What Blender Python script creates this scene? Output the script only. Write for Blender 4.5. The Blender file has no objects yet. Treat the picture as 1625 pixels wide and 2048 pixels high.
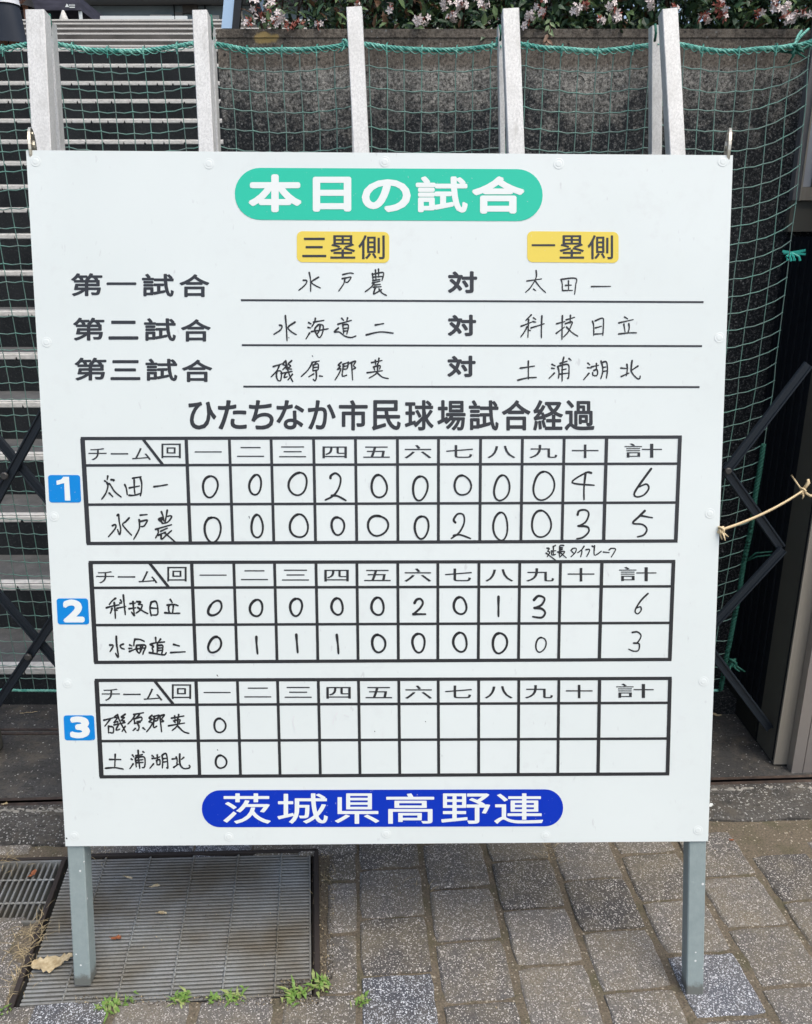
import bpy, bmesh, math, random
from mathutils import Vector, Matrix, Euler
R = random.Random(7)
rad = math.radians
S = bpy.context.scene

# ------------------------------------------------------------------ camera, world, sun
F = 1625.0; PITCH = rad(17.5); EYE = Vector((0, 0, 1.45))
cd = bpy.data.cameras.new('camera'); cam = bpy.data.objects.new('camera', cd)
S.collection.objects.link(cam); S.camera = cam
cam.location = EYE; cam.rotation_euler = (rad(90) - PITCH, 0, 0)
cd.sensor_fit = 'HORIZONTAL'; cd.sensor_width = 36.0; cd.lens = 36.0 * F / 1625.0
cd.clip_start = 0.05; cd.clip_end = 400
w = bpy.data.worlds.new('World'); S.world = w; w.use_nodes = True
wn = w.node_tree; bg = wn.nodes['Background']
sky = wn.nodes.new('ShaderNodeTexSky'); sky.sky_type = 'NISHITA'; sky.sun_disc = False
SUN_EL, SUN_AZ = 62.0, 140.0          # azimuth measured from +Y, clockwise: high, behind and right of the camera
sky.sun_elevation = rad(SUN_EL); sky.sun_rotation = rad(SUN_AZ)
sky.air_density = 1.0; sky.dust_density = 4.5; sky.ozone_density = 0.8
wn.links.new(sky.outputs[0], bg.inputs[0]); bg.inputs[1].default_value = 0.13
sl = bpy.data.lights.new('sun', 'SUN'); sl.energy = 0.9; sl.angle = rad(36); sl.color = (1.0, 0.965, 0.91)
so = bpy.data.objects.new('sun', sl); S.collection.objects.link(so)
d = Vector((math.sin(rad(SUN_AZ)) * math.cos(rad(SUN_EL)), math.cos(rad(SUN_AZ)) * math.cos(rad(SUN_EL)), math.sin(rad(SUN_EL))))
so.rotation_euler = d.to_track_quat('Z', 'Y').to_euler()
S.view_settings.view_transform = 'Standard'; S.view_settings.look = 'None'
S.view_settings.exposure = 0.80; S.view_settings.gamma = 1; S.view_settings.use_curve_mapping = False
S.cycles.max_bounces = 6

# ------------------------------------------------------------------ measuring helpers: a point of the photo laid on a real plane of the place
FW = Vector((0, math.cos(PITCH), -math.sin(PITCH))); UP = Vector((0, math.sin(PITCH), math.cos(PITCH))); RT = Vector((1, 0, 0))
def ray(px, py): return FW + RT * ((px - 812.5) / F) - UP * ((py - 1024.0) / F)
def on_ground(px, py, z=0.0):
    r = ray(px, py); return EYE + r * ((z - EYE.z) / r.z)
def on_y(px, py, Y):
    r = ray(px, py); return EYE + r * (Y / r.y)
LEAN = rad(11.1)
BN = Vector((-0.017, -math.cos(LEAN), math.sin(LEAN))).normalized()      # normal of the board, towards the viewer
B0 = on_ground(780, 1987)                                                # where the plane meets the ground
def on_board(px, py, off=0.0):
    r = ray(px, py); t = ((B0 + BN * off - EYE).dot(BN)) / r.dot(BN); return EYE + r * t

# ------------------------------------------------------------------ object helpers
C = S.collection
def tag(o, label=None, cat=None, group=None, kind=None):
    if label: o['label'] = label
    if cat: o['category'] = cat
    if group: o['group'] = group
    if kind: o['kind'] = kind
    return o
def empty(name, loc=(0, 0, 0)):
    o = bpy.data.objects.new(name, None); o.location = loc; C.objects.link(o); o.empty_display_size = 0.05; return o
def link(name, me, parent=None, world=True):
    o = bpy.data.objects.new(name, me); C.objects.link(o)
    if parent is not None:
        o.parent = parent
        if world and parent.type == 'EMPTY': o.matrix_parent_inverse = Matrix.Translation(-Vector(parent.location))
    return o
class MB:
    def __init__(s): s.v = []; s.f = []; s.m = []
    def add(s, vs, fs, mi=0):
        b = len(s.v); s.v += [tuple(p) for p in vs]; s.f += [tuple(b + i for i in f) for f in fs]; s.m += [mi] * len(fs)
    def box(s, x0, x1, y0, y1, z0, z1, mi=0):
        s.add([(x0,y0,z0),(x1,y0,z0),(x1,y1,z0),(x0,y1,z0),(x0,y0,z1),(x1,y0,z1),(x1,y1,z1),(x0,y1,z1)],
              [(3,2,1,0),(4,5,6,7),(0,1,5,4),(1,2,6,5),(2,3,7,6),(3,0,4,7)], mi)
    def bar(s, a, b, wx, wy, ref=Vector((0, 1, 0)), mi=0, ch=0.0):
        a = Vector(a); b = Vector(b); t = (b - a).normalized(); n = (ref - t * ref.dot(t)).normalized(); u = t.cross(n)
        hx, hy = wx / 2, wy / 2
        if ch > 0: prof = [(-hx+ch,-hy),(hx-ch,-hy),(hx,-hy+ch),(hx,hy-ch),(hx-ch,hy),(-hx+ch,hy),(-hx,hy-ch),(-hx,-hy+ch)]
        else: prof = [(-hx,-hy),(hx,-hy),(hx,hy),(-hx,hy)]
        k = len(prof)
        vs = [a + u * x + n * y for x, y in prof] + [b + u * x + n * y for x, y in prof]
        fs = [(i, (i+1) % k, (i+1) % k + k, i + k) for i in range(k)] + [tuple(reversed(range(k))), tuple(range(k, 2*k))]
        s.add(vs, fs, mi)
    def tube(s, pts, r, n=6, mi=0, cap=True):
        pts = [Vector(p) for p in pts]; m = len(pts); vs = []
        rr = r if isinstance(r, (list, tuple)) else [r] * m
        for i, p in enumerate(pts):
            t = (pts[min(i+1, m-1)] - pts[max(i-1, 0)]).normalized()
            ref = Vector((0, 0, 1)) if abs(t.z) < 0.8 else Vector((1, 0, 0))
            n1 = t.cross(ref).normalized(); n2 = t.cross(n1)
            for k in range(n):
                a = 2 * math.pi * k / n; vs.append(p + (n1 * math.cos(a) + n2 * math.sin(a)) * rr[i])
        fs = [(i*n+k, i*n+(k+1) % n, (i+1)*n+(k+1) % n, (i+1)*n+k) for i in range(m-1) for k in range(n)]
        if cap: fs += [tuple(reversed(range(n))), tuple(range((m-1)*n, m*n))]
        s.add(vs, fs, mi)
    def mesh(s, name, mats, smooth=False):
        me = bpy.data.meshes.new(name); me.from_pydata(s.v, [], s.f)
        for m in (mats if isinstance(mats, (list, tuple)) else [mats]): me.materials.append(m)
        if any(s.m): me.polygons.foreach_set('material_index', s.m)
        if smooth: me.polygons.foreach_set('use_smooth', [True] * len(s.f))
        me.validate(); me.update(); return me
    def build(s, name, mats, parent=None, smooth=False): return link(name, s.mesh(name, mats, smooth), parent)
def fixn(o):
    bm = bmesh.new(); bm.from_mesh(o.data); bmesh.ops.recalc_face_normals(bm, faces=bm.faces); bm.to_mesh(o.data); bm.free(); return o

# ------------------------------------------------------------------ materials
def mat(name, col, rough=0.6, metal=0.0, spec=0.5, fn=None):
    m = bpy.data.materials.new(name); m.use_nodes = True; nt = m.node_tree; b = nt.nodes['Principled BSDF']
    b.inputs['Base Color'].default_value = (*col, 1); b.inputs['Roughness'].default_value = rough
    b.inputs['Metallic'].default_value = metal; b.inputs['Specular IOR Level'].default_value = spec
    if fn: fn(nt, b)
    return m
def N(nt, t, **kw):
    n = nt.nodes.new(t)
    for k, v in kw.items():
        if k in n.inputs: n.inputs[k].default_value = v
        else: setattr(n, k, v)
    return n
def pos(nt, scale=(1, 1, 1)):
    g = N(nt, 'ShaderNodeNewGeometry'); mp = N(nt, 'ShaderNodeMapping'); mp.inputs['Scale'].default_value = scale
    nt.links.new(g.outputs['Position'], mp.inputs['Vector']); return mp.outputs[0]
def noise(nt, vec, scale, detail=4, rough=0.6):
    n = N(nt, 'ShaderNodeTexNoise', Scale=scale, Detail=detail, Roughness=rough); nt.links.new(vec, n.inputs['Vector']); return n.outputs[0]
def ramp(nt, fac, stops):
    r = N(nt, 'ShaderNodeValToRGB'); e = r.color_ramp.elements
    while len(e) < len(stops): e.new(0.5)
    for el, (p, c) in zip(e, stops):
        el.position = p; el.color = (*c, 1) if isinstance(c, tuple) else (c, c, c, 1)
    nt.links.new(fac, r.inputs[0]); return r.outputs[0]
def mix(nt, fac, a, b, blend='MIX'):
    m = N(nt, 'ShaderNodeMix', data_type='RGBA', blend_type=blend)
    for i, x in ((0, fac), (6, a), (7, b)):
        if hasattr(x, 'node'): nt.links.new(x, m.inputs[i])
        elif isinstance(x, tuple): m.inputs[i].default_value = (*x, 1)
        else: m.inputs[i].default_value = x
    return m.outputs[2]
def mth(nt, op, a, b=None):
    m = N(nt, 'ShaderNodeMath', operation=op)
    for i, x in ((0, a), (1, b)):
        if x is None: continue
        if hasattr(x, 'node'): nt.links.new(x, m.inputs[i])
        else: m.inputs[i].default_value = x
    return m.outputs[0]
def bump(nt, b, h, strength=0.4, dist=0.003):
    bp = N(nt, 'ShaderNodeBump', Strength=strength, Distance=dist)
    nt.links.new(h, bp.inputs['Height']); nt.links.new(bp.outputs[0], b.inputs['Normal'])
def setc(nt, b, c): nt.links.new(c, b.inputs['Base Color'])
def speck(nt, vec, scale, keep, size=0.32):
    """mask of scattered grains: voronoi cells, a share of them kept"""
    v = N(nt, 'ShaderNodeTexVoronoi', Scale=scale, Randomness=1.0); nt.links.new(vec, v.inputs['Vector'])
    sp = N(nt, 'ShaderNodeSeparateColor'); nt.links.new(v.outputs['Color'], sp.inputs[0])
    k = mth(nt, 'LESS_THAN', sp.outputs[0], keep)
    sz = mth(nt, 'MULTIPLY', mth(nt, 'ADD', sp.outputs[1], 0.45), size)
    return mth(nt, 'MULTIPLY', k, mth(nt, 'LESS_THAN', v.outputs['Distance'], sz)), sp.outputs[2]

def f_board(nt, b):
    p = pos(nt); big = noise(nt, p, 3.0, 3); fine = noise(nt, p, 38, 5)
    c = ramp(nt, big, [(0.3, (0.64, 0.705, 0.69)), (0.7, (0.675, 0.74, 0.725))])
    sm = mth(nt, 'MULTIPLY', ramp(nt, fine, [(0.52, 0.0), (0.75, 0.75)]), ramp(nt, noise(nt, pos(nt, (1, 1, .6)), 5, 4, .7), [(0.45, 0.1), (0.66, 1.0)]))
    v = noise(nt, pos(nt, (1, 1, 0.35)), 90, 2); st = ramp(nt, v, [(0.70, 0.0), (0.79, 0.45)])
    c = mix(nt, sm, c, (0.61, 0.66, 0.65)); c = mix(nt, st, c, (0.45, 0.47, 0.48)); setc(nt, b, c)
    nt.links.new(ramp(nt, fine, [(0.3, 0.30), (0.7, 0.42)]), b.inputs['Roughness'])
    bump(nt, b, big, 0.06, 0.01)
M_board = mat('white_enamelled_sheet', (0.8, 0.84, 0.84), 0.38, fn=f_board)
M_rim = mat('sheet_edge', (0.62, 0.64, 0.64), 0.5)
def f_film(c1):
    def f(nt, b):
        n = noise(nt, pos(nt), 160, 2); k = ramp(nt, n, [(0.70, 0.0), (0.78, 0.45)])
        setc(nt, b, mix(nt, k, c1, (0.6, 0.64, 0.64)))
    return f
M_green = mat('green_film', (0.03, 0.50, 0.34), 0.35, spec=0.25, fn=f_film((0.028, 0.50, 0.345)))
M_yellow = mat('yellow_film', (0.78, 0.60, 0.10), 0.4, spec=0.25, fn=f_film((0.72, 0.58, 0.10)))
M_blue = mat('blue_film', (0.0, 0.25, 0.75), 0.35, spec=0.25, fn=f_film((0.003, 0.215, 0.60)))
M_navy = mat('royal_blue_film', (0.0, 0.05, 0.6), 0.35, spec=0.25, fn=f_film((0.001, 0.030, 0.42)))
M_black = mat('black_film', (0.018, 0.02, 0.023), 0.30, spec=0.6)
M_print = mat('sheen_black_film', (0.022, 0.024, 0.028), 0.33, spec=0.55)  # black film of the upper print, colour lifted slightly for sky sheen
M_pen = mat('marker_ink', (0.012, 0.013, 0.015), 0.45)
M_penfaint = mat('worn_marker_ink', (0.045, 0.05, 0.06), 0.5)
M_smear = mat('wiped_marker_smear', (0.66, 0.68, 0.69), 0.5)
M_white = mat('white_film', (0.72, 0.77, 0.75), 0.35)
M_pin = mat('white_plastic_cap', (0.67, 0.73, 0.715), 0.35, spec=0.5)
def f_leg(nt, b):
    p = pos(nt); n = noise(nt, p, 60, 4); c = ramp(nt, n, [(0.3, (0.225, 0.285, 0.285)), (0.7, (0.27, 0.33, 0.33))])
    k, _ = speck(nt, p, 120, 0.05, 0.25); c = mix(nt, k, c, (0.65, 0.68, 0.68))
    g = N(nt, 'ShaderNodeSeparateXYZ'); nt.links.new(p, g.inputs[0]); zz = mth(nt, 'ADD', g.outputs[2], mth(nt, 'MULTIPLY', noise(nt, p, 90, 4, .7), -0.035))
    c = mix(nt, ramp(nt, zz, [(0.0, 0.75), (0.012, 0.0)]), c, (0.09, 0.085, 0.07))
    sc = ramp(nt, noise(nt, pos(nt, (0.25, 0.25, 3)), 120, 3, .6), [(0.70, 0.0), (0.76, 0.55)]); c = mix(nt, sc, c, (0.45, 0.50, 0.51)); setc(nt, b, c)
    bump(nt, b, noise(nt, pos(nt, (1, 1, 0.1)), 500, 2), 0.25, 0.001)
M_leg = mat('blue_grey_gloss_paint', (0.24, 0.3, 0.32), 0.42, fn=f_leg)
def f_galv(nt, b):
    p = pos(nt, (1, 1, 0.7)); v = noise(nt, p, 260, 4, 0.75)
    big = noise(nt, p, 12, 3)
    c = ramp(nt, v, [(0.38, (0.56, 0.57, 0.55)), (0.60, (0.73, 0.74, 0.715))])
    c = mix(nt, ramp(nt, big, [(0.45, 0.0), (0.75, 0.6)]), c, (0.45, 0.455, 0.43)); c = mix(nt, ramp(nt, noise(nt, pos(nt, (1, 1, .12)), 55, 3), [(0.6, 0.0), (0.72, 0.45)]), c, (0.38, 0.38, 0.35)); setc(nt, b, c); bump(nt, b, v, 0.15, 0.001)
M_galv = mat('weathered_aluminium', (0.55, 0.56, 0.55), 0.55, 0.15, fn=f_galv)
M_brass = mat('yellowed_zinc_plate', (0.38, 0.34, 0.26), 0.32, 0.85)
def f_wall(nt, b):
    p = pos(nt); g = N(nt, 'ShaderNodeSeparateXYZ'); nt.links.new(p, g.inputs[0])
    big = noise(nt, pos(nt, (1, 1, 0.45)), 4.5, 5, 0.65); med = noise(nt, p, 24, 6, 0.8); fine = noise(nt, p, 125, 6, 0.85)
    dark = ramp(nt, fine, [(0.40, (0.005, 0.007, 0.009)), (0.54, (0.028, 0.032, 0.035)), (0.62, (0.17, 0.175, 0.17))])
    lite = ramp(nt, fine, [(0.40, (0.04, 0.04, 0.036)), (0.60, (0.46, 0.45, 0.405))])
    # lichen and lime bloom just below the coping, thinning downwards in ragged patches
    zz = mth(nt, 'ADD', g.outputs[2], mth(nt, 'MULTIPLY', mth(nt, 'SUBTRACT', med, 0.5), 0.55))
    zz = mth(nt, 'ADD', zz, mth(nt, 'MULTIPLY', mth(nt, 'SUBTRACT', big, 0.5), 0.45))
    band = N(nt, 'ShaderNodeMapRange'); nt.links.new(zz, band.inputs[0])
    band.inputs[1].default_value = 1.77; band.inputs[2].default_value = 1.97
    c = mix(nt, mth(nt, 'MULTIPLY', band.outputs[0], 0.85), dark, lite)
    top = N(nt, 'ShaderNodeMapRange'); nt.links.new(mth(nt, 'ADD', g.outputs[2], mth(nt, 'MULTIPLY', med, 0.02)), top.inputs[0])
    top.inputs[1].default_value = 1.935; top.inputs[2].default_value = 1.955
    brown = ramp(nt, fine, [(0.38, (0.040, 0.034, 0.028)), (0.62, (0.20, 0.18, 0.15))])
    c = mix(nt, top.outputs[0], c, brown)
    run = ramp(nt, noise(nt, pos(nt, (1, 1, 0.06)), 7, 3), [(0.50, 0.0), (0.60, 0.9)])
    c = mix(nt, mth(nt, 'MULTIPLY', run, 0.8), c, mix(nt, 0.4, c, (0.012, 0.013, 0.014)))
    k, _ = speck(nt, p, 55, 0.12, 0.22); c = mix(nt, mth(nt, 'MULTIPLY', k, 0.8), c, (0.010, 0.011, 0.012)); k, _ = speck(nt, p, 130, 0.07, 0.30); c = mix(nt, mth(nt, 'MULTIPLY', k, 0.6), c, (0.26, 0.27, 0.265)); 
    yc = on_y(533, 74, 2.459); dx = mth(nt, 'MULTIPLY', mth(nt, 'SUBTRACT', g.outputs[0], yc.x), 1/.056); dz = mth(nt, 'MULTIPLY', mth(nt, 'SUBTRACT', g.outputs[2], yc.z), 1/.026)
    dd = mth(nt, 'ADD', mth(nt, 'MULTIPLY', dx, dx), mth(nt, 'MULTIPLY', dz, dz)); dd = mth(nt, 'ADD', dd, mth(nt, 'MULTIPLY', med, 1.2))
    c = mix(nt, ramp(nt, dd, [(0.80, 0.75), (1.0, 0.0)]), c, (0.36, 0.265, 0.10))
    setc(nt, b, c)
    bump(nt, b, mix(nt, 0.5, fine, med), 0.8, 0.006)
M_wall = mat('stained_concrete', (0.1, 0.1, 0.1), 0.9, spec=0.2, fn=f_wall)
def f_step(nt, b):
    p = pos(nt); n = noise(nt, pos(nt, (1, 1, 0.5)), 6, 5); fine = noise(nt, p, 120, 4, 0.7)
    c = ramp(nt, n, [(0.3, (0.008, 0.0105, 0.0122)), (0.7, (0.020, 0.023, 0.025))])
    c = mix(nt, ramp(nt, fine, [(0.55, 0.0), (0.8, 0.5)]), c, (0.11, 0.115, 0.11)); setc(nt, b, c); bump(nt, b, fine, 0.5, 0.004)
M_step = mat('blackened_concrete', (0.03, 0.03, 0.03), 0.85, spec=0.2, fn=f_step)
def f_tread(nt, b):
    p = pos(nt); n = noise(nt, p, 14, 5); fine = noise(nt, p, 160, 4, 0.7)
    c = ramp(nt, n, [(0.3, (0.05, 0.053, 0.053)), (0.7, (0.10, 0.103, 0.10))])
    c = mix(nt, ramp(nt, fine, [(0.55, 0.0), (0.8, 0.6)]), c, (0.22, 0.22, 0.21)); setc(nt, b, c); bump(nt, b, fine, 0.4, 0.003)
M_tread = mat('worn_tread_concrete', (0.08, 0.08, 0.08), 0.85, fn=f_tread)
def f_upstep(nt, b):
    n = noise(nt, pos(nt, (1, 1, 1)), 3, 5, 0.7); c = ramp(nt, n, [(0.3, (0.05, 0.047, 0.042)), (0.7, (0.115, 0.108, 0.098))]); setc(nt, b, c)
M_upstep = mat('brown_stained_concrete', (0.13, 0.12, 0.11), 0.85, fn=f_upstep)
def f_nose(nt, b):
    n = noise(nt, pos(nt, (1, 1, 3)), 40, 4); c = ramp(nt, n, [(0.3, (0.40, 0.40, 0.365)), (0.6, (0.60, 0.595, 0.555))]); setc(nt, b, c)
M_nose = mat('pale_step_nosing', (0.6, 0.58, 0.52), 0.5, fn=f_nose)
def f_paver(dark, lite, spk, keep, dirty=0.8):
    def f(nt, b):
        p = pos(nt); oi = N(nt, 'ShaderNodeObjectInfo')
        fine = noise(nt, p, 330, 3, 0.7); med = noise(nt, p, 13, 5, 0.75); big = noise(nt, p, 3.2, 4, 0.6)
        c = ramp(nt, fine, [(0.3, dark), (0.7, lite)])
        v = ramp(nt, oi.outputs['Random'], [(0.0, 0.58), (1.0, 1.28)])
        c = mix(nt, 1.0, c, v, 'MULTIPLY')
        d_ = ramp(nt, mth(nt, 'ADD', mth(nt, 'MULTIPLY', med, 0.5), mth(nt, 'MULTIPLY', big, 0.5)), [(0.42, 0.0), (0.62, dirty)])
        c = mix(nt, d_, c, ramp(nt, fine, [(0.3, (0.10, 0.086, 0.058)), (0.7, (0.265, 0.235, 0.172))]))
        k, tone = speck(nt, p, 360, keep, 0.44); k2, _ = speck(nt, p, 170, keep * 0.28, 0.30)
        k = mth(nt, 'MAXIMUM', k, k2)
        k = mth(nt, 'MULTIPLY', k, mth(nt, 'SUBTRACT', 1.0, mth(nt, 'MULTIPLY', d_, 0.45)))
        sc = ramp(nt, tone, [(0.0, tuple(0.45 * x for x in spk)), (0.6, spk)])
        c = mix(nt, k, c, sc); setc(nt, b, c); bump(nt, b, fine, 0.7, 0.003)
    return f
M_paver = mat('exposed_aggregate', (0.15, 0.14, 0.14), 0.85, fn=f_paver((0.058, 0.056, 0.053), (0.172, 0.165, 0.153), (0.58, 0.555, 0.51), 0.38))
M_granite = mat('salt_and_pepper_granite', (0.3, 0.3, 0.3), 0.8, fn=f_paver((0.030, 0.035, 0.045), (0.15, 0.16, 0.18), (0.62, 0.65, 0.68), 0.62, 0.3))
def f_dirt(nt, b):
    p = pos(nt); n = noise(nt, p, 220, 4, 0.75); m = noise(nt, p, 14, 4)
    c = ramp(nt, n, [(0.3, (0.075, 0.060, 0.042)), (0.7, (0.235, 0.20, 0.142))])
    c = mix(nt, ramp(nt, m, [(0.5, 0.0), (0.68, 0.55)]), c, (0.075, 0.08, 0.035))
    k, _ = speck(nt, p, 200, 0.12, 0.4); c = mix(nt, k, c, (0.42, 0.38, 0.30)); setc(nt, b, c); bump(nt, b, n, 1.0, 0.005)
M_dirt = mat('sandy_joint_dirt', (0.12, 0.1, 0.07), 0.95, fn=f_dirt)
def f_asph(dark, lite, keep):
    def f(nt, b):
        p = pos(nt); n = noise(nt, p, 160, 4, 0.75); m = noise(nt, pos(nt, (0.5, 1, 1)), 7, 5, 0.65)
        c = ramp(nt, n, [(0.3, dark), (0.72, lite)])
        c = mix(nt, ramp(nt, m, [(0.38, 0.65), (0.6, 0.0)]), c, tuple(x * 0.55 for x in dark))
        c = mix(nt, ramp(nt, noise(nt, p, 11, 6, .8), [(0.48, 0.0), (0.66, 0.6)]), c, (0.13, 0.115, 0.088)); c = mix(nt, ramp(nt, noise(nt, pos(nt, (1, 3, 1)), 20, 6, .8), [(0.56, 0.0), (0.62, 0.7)]), c, tuple(x * .5 for x in dark)); k, t = speck(nt, p, 200, keep, 0.42); c = mix(nt, k, c, ramp(nt, t, [(0, 0.14), (1, (0.42, 0.42, 0.39))])); setc(nt, b, c)
        bump(nt, b, n, 0.9, 0.006)
    return f
M_asph = mat('worn_asphalt', (0.05, 0.05, 0.05), 0.9, fn=f_asph((0.033, 0.034, 0.034), (0.105, 0.105, 0.10), 0.06))
M_apron = mat('washed_aggregate_concrete', (0.1, 0.1, 0.09), 0.9, fn=f_asph((0.038, 0.037, 0.034), (0.14, 0.135, 0.12), 0.38))
M_rail = mat('rusty_guide_rail', (0.07, 0.055, 0.045), 0.6, 0.4, fn=lambda nt, b: setc(nt, b, ramp(nt, noise(nt, pos(nt), 40, 4), [(0.3, (0.035, 0.03, 0.028)), (0.7, (0.11, 0.08, 0.062))])))
def f_grate(nt, b):
    p = pos(nt); n = noise(nt, p, 5, 4, 0.6); f2 = noise(nt, p, 180, 3)
    c = ramp(nt, n, [(0.34, (0.145, 0.13, 0.098)), (0.64, (0.26, 0.275, 0.268))])
    c = mix(nt, ramp(nt, f2, [(0.5, 0.0), (0.8, 0.5)]), c, (0.09, 0.09, 0.08)); setc(nt, b, c)
M_grate = mat('galvanised_grating', (0.25, 0.26, 0.25), 0.55, 0.25, fn=f_grate)
M_frame = mat('rusted_angle_iron', (0.035, 0.028, 0.024), 0.7, 0.2)
M_pit = mat('drain_pit_concrete', (0.03, 0.03, 0.028), 0.95)
M_slate = mat('slate_blue_anodised', (0.018, 0.026, 0.036), 0.42, 0.35)
M_housing = mat('black_painted_steel', (0.005, 0.008, 0.012), 0.6, 0.0, 0.25)
M_bolt = mat('dull_bolt_steel', (0.07, 0.07, 0.068), 0.5, 0.5)
def f_bronze(nt, b):
    n = noise(nt, pos(nt, (9, 9, 0.35)), 10, 3); setc(nt, b, ramp(nt, n, [(0.3, (0.27, 0.255, 0.215)), (0.7, (0.33, 0.31, 0.265))]))
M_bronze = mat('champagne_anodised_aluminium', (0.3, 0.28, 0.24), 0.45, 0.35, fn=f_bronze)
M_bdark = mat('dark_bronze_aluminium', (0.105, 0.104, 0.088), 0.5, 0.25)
M_steel = mat('brushed_stainless', (0.36, 0.34, 0.32), 0.38, 0.6)
M_twine = mat('green_net_twine', (0.08, 0.26, 0.21), 0.6, fn=lambda nt, b: setc(nt, b, ramp(nt, noise(nt, pos(nt), 30, 3), [(0.35, (0.15, 0.215, 0.195)), (0.7, (0.13, 0.31, 0.255))])))
M_rope = mat('turquoise_rope', (0.05, 0.38, 0.29), 0.7, fn=lambda nt, b: setc(nt, b, ramp(nt, noise(nt, pos(nt), 60, 3), [(0.35, (0.04, 0.27, 0.22)), (0.7, (0.24, 0.55, 0.46))])))
M_cord = mat('cream_cord', (0.62, 0.50, 0.30), 0.7)
M_leafg = mat('abelia_leaf', (0.10, 0.165, 0.065), 0.45, spec=0.4)
M_leafd = mat('dark_leaf', (0.040, 0.085, 0.045), 0.4, spec=0.4)
M_leafr = mat('bronze_leaf', (0.13, 0.07, 0.035), 0.5)
M_petal = mat('white_petal', (0.66, 0.60, 0.58), 0.6)
M_sepal = mat('pink_sepal', (0.36, 0.115, 0.085), 0.6)
M_twig = mat('brown_twig', (0.06, 0.035, 0.022), 0.8)
M_weed = mat('fresh_weed', (0.13, 0.24, 0.045), 0.55)
M_weed2 = mat('pale_weed', (0.24, 0.30, 0.10), 0.6)
M_straw = mat('dry_straw', (0.42, 0.34, 0.19), 0.8)
M_dry = mat('dry_tan_leaf', (0.46, 0.38, 0.23), 0.75, fn=lambda nt, b: setc(nt, b, ramp(nt, noise(nt, pos(nt), 60, 4), [(0.35, (0.30, 0.23, 0.12)), (0.65, (0.56, 0.48, 0.31))])))
M_rust = mat('rust_red_leaf', (0.26, 0.085, 0.03), 0.7)
M_soil = mat('planter_soil', (0.03, 0.024, 0.018), 0.95)

# ------------------------------------------------------------------ ground
def ground_sheet(name, x0, x1, y0, y1, z, m):
    q = MB(); q.add([(x0,y0,z),(x1,y0,z),(x1,y1,z),(x0,y1,z)], [(0,1,2,3)]); return tag(q.build(name, m), kind='structure')
ground_sheet('ground', -150, 150, -150, 200, -0.42, M_soil)
GA = rad(3.9); EX = Vector((math.cos(GA), math.sin(GA), 0)); EY = Vector((-math.sin(GA), math.cos(GA), 0))
G0 = on_ground(715, 1870)
def gp(a, b, z=0.0): p = G0 + EX * a + EY * b; return Vector((p.x, p.y, z))
def to_ab(p): q = Vector((p[0] - G0.x, p[1] - G0.y, 0)); return q.dot(EX), q.dot(EY)
def bil(q, u, v):  # q: TL TR BR BL
    return (q[0]*(1-u) + q[1]*u) * (1-v) + (q[3]*(1-u) + q[2]*u) * v
GR1 = [on_ground(*p) for p in ((139, 1716), (621, 1704), (623, 1987), (33, 2019))]
GR2 = [on_ground(*p) for p in ((-190, 1729), (131, 1721), (83, 1842), (-260, 1849))]
def grow(q, m):
    c = sum(q, Vector()) / 4
    return [p + (p - c).normalized() * m for p in q]
def inside(q, p):
    s = 0
    for i in range(4):
        a, b = q[i], q[(i+1) % 4]; cr = (b.x-a.x)*(p.y-a.y) - (b.y-a.y)*(p.x-a.x)
        if cr < 0: s += 1
    return s in (0, 4)
# pavement: sandy bed with relief, then each paver of its own
pav = empty('pavement', (0, 1.2, 0)); tag(pav, kind='structure')
APY = on_ground(1500, 1641).y
h1 = grow(GR1, 0.010); h2 = grow(GR2, 0.010)
bed = MB(); st = 0.01; nx, ny = 380, 150; X0, Y0 = -1.9, 0.45
from mathutils import noise as mn
idx = {}
def bedv(i, j):
    if (i, j) not in idx:
        x, y = X0 + i*st, Y0 + j*st
        z = -0.0052 + 0.0058 * mn.noise(Vector((x*2.3, y*2.3, 3.1))) + 0.0042 * mn.noise(Vector((x*15, y*15, 1.7))) + 0.0012 * mn.noise(Vector((x*70, y*70, 0.3)))
        idx[(i, j)] = len(bed.v); bed.v.append((x, y, z))
    return idx[(i, j)]
for i in range(nx):
    for j in range(ny):
        p = Vector((X0 + (i+.5)*st, Y0 + (j+.5)*st, 0))
        if inside(h1, p) or inside(h2, p) or p.y > APY + 0.02: continue
        bed.f.append((bedv(i,j), bedv(i+1,j), bedv(i+1,j+1), bedv(i,j+1))); bed.m.append(0)
o = bed.build('joint_sand', M_dirt, pav, True); tag(o, kind='stuff')
def paver_mesh(wx, wy, m, seed):
    rr = random.Random(seed); b = MB(); c = 0.007; nseg = 5; h = 0.03
    # chamfered slab, outline slightly worn
    def ring(ins, z, jit):
        pts = []
        hx, hy = wx/2 - ins, wy/2 - ins
        cor = [(-hx,-hy),(hx,-hy),(hx,hy),(-hx,hy)]
        for k in range(4):
            a, d = cor[k], cor[(k+1) % 4]
            for s_ in range(nseg):
                t = (s_ + .001) / nseg; t = t if s_ else 0.03
                x = a[0]*(1-t)+d[0]*t; y = a[1]*(1-t)+d[1]*t
                wv = .0035*mn.noise(Vector((x*40+seed, y*40, 1))); pts.append((x*(1+wv*8) + rr.uniform(-jit, jit), y*(1+wv*8) + rr.uniform(-jit, jit), z))
        return pts
    r1 = ring(0, -h, .0005); r2 = ring(0, -c*.8, .0012); r3 = ring(c*.35, -c*.25, .001); r4 = ring(c, 0.0, .001)
    n = len(r1); vs = r1 + r2 + r3 + r4; fs = []
    for L in range(3):
        for k in range(n): fs.append((L*n+k, L*n+(k+1) % n, (L+1)*n+(k+1) % n, (L+1)*n+k))
    fs.append(tuple(range(3*n, 4*n))); b.add(vs, fs); return b.mesh('paver', m, False)
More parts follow.
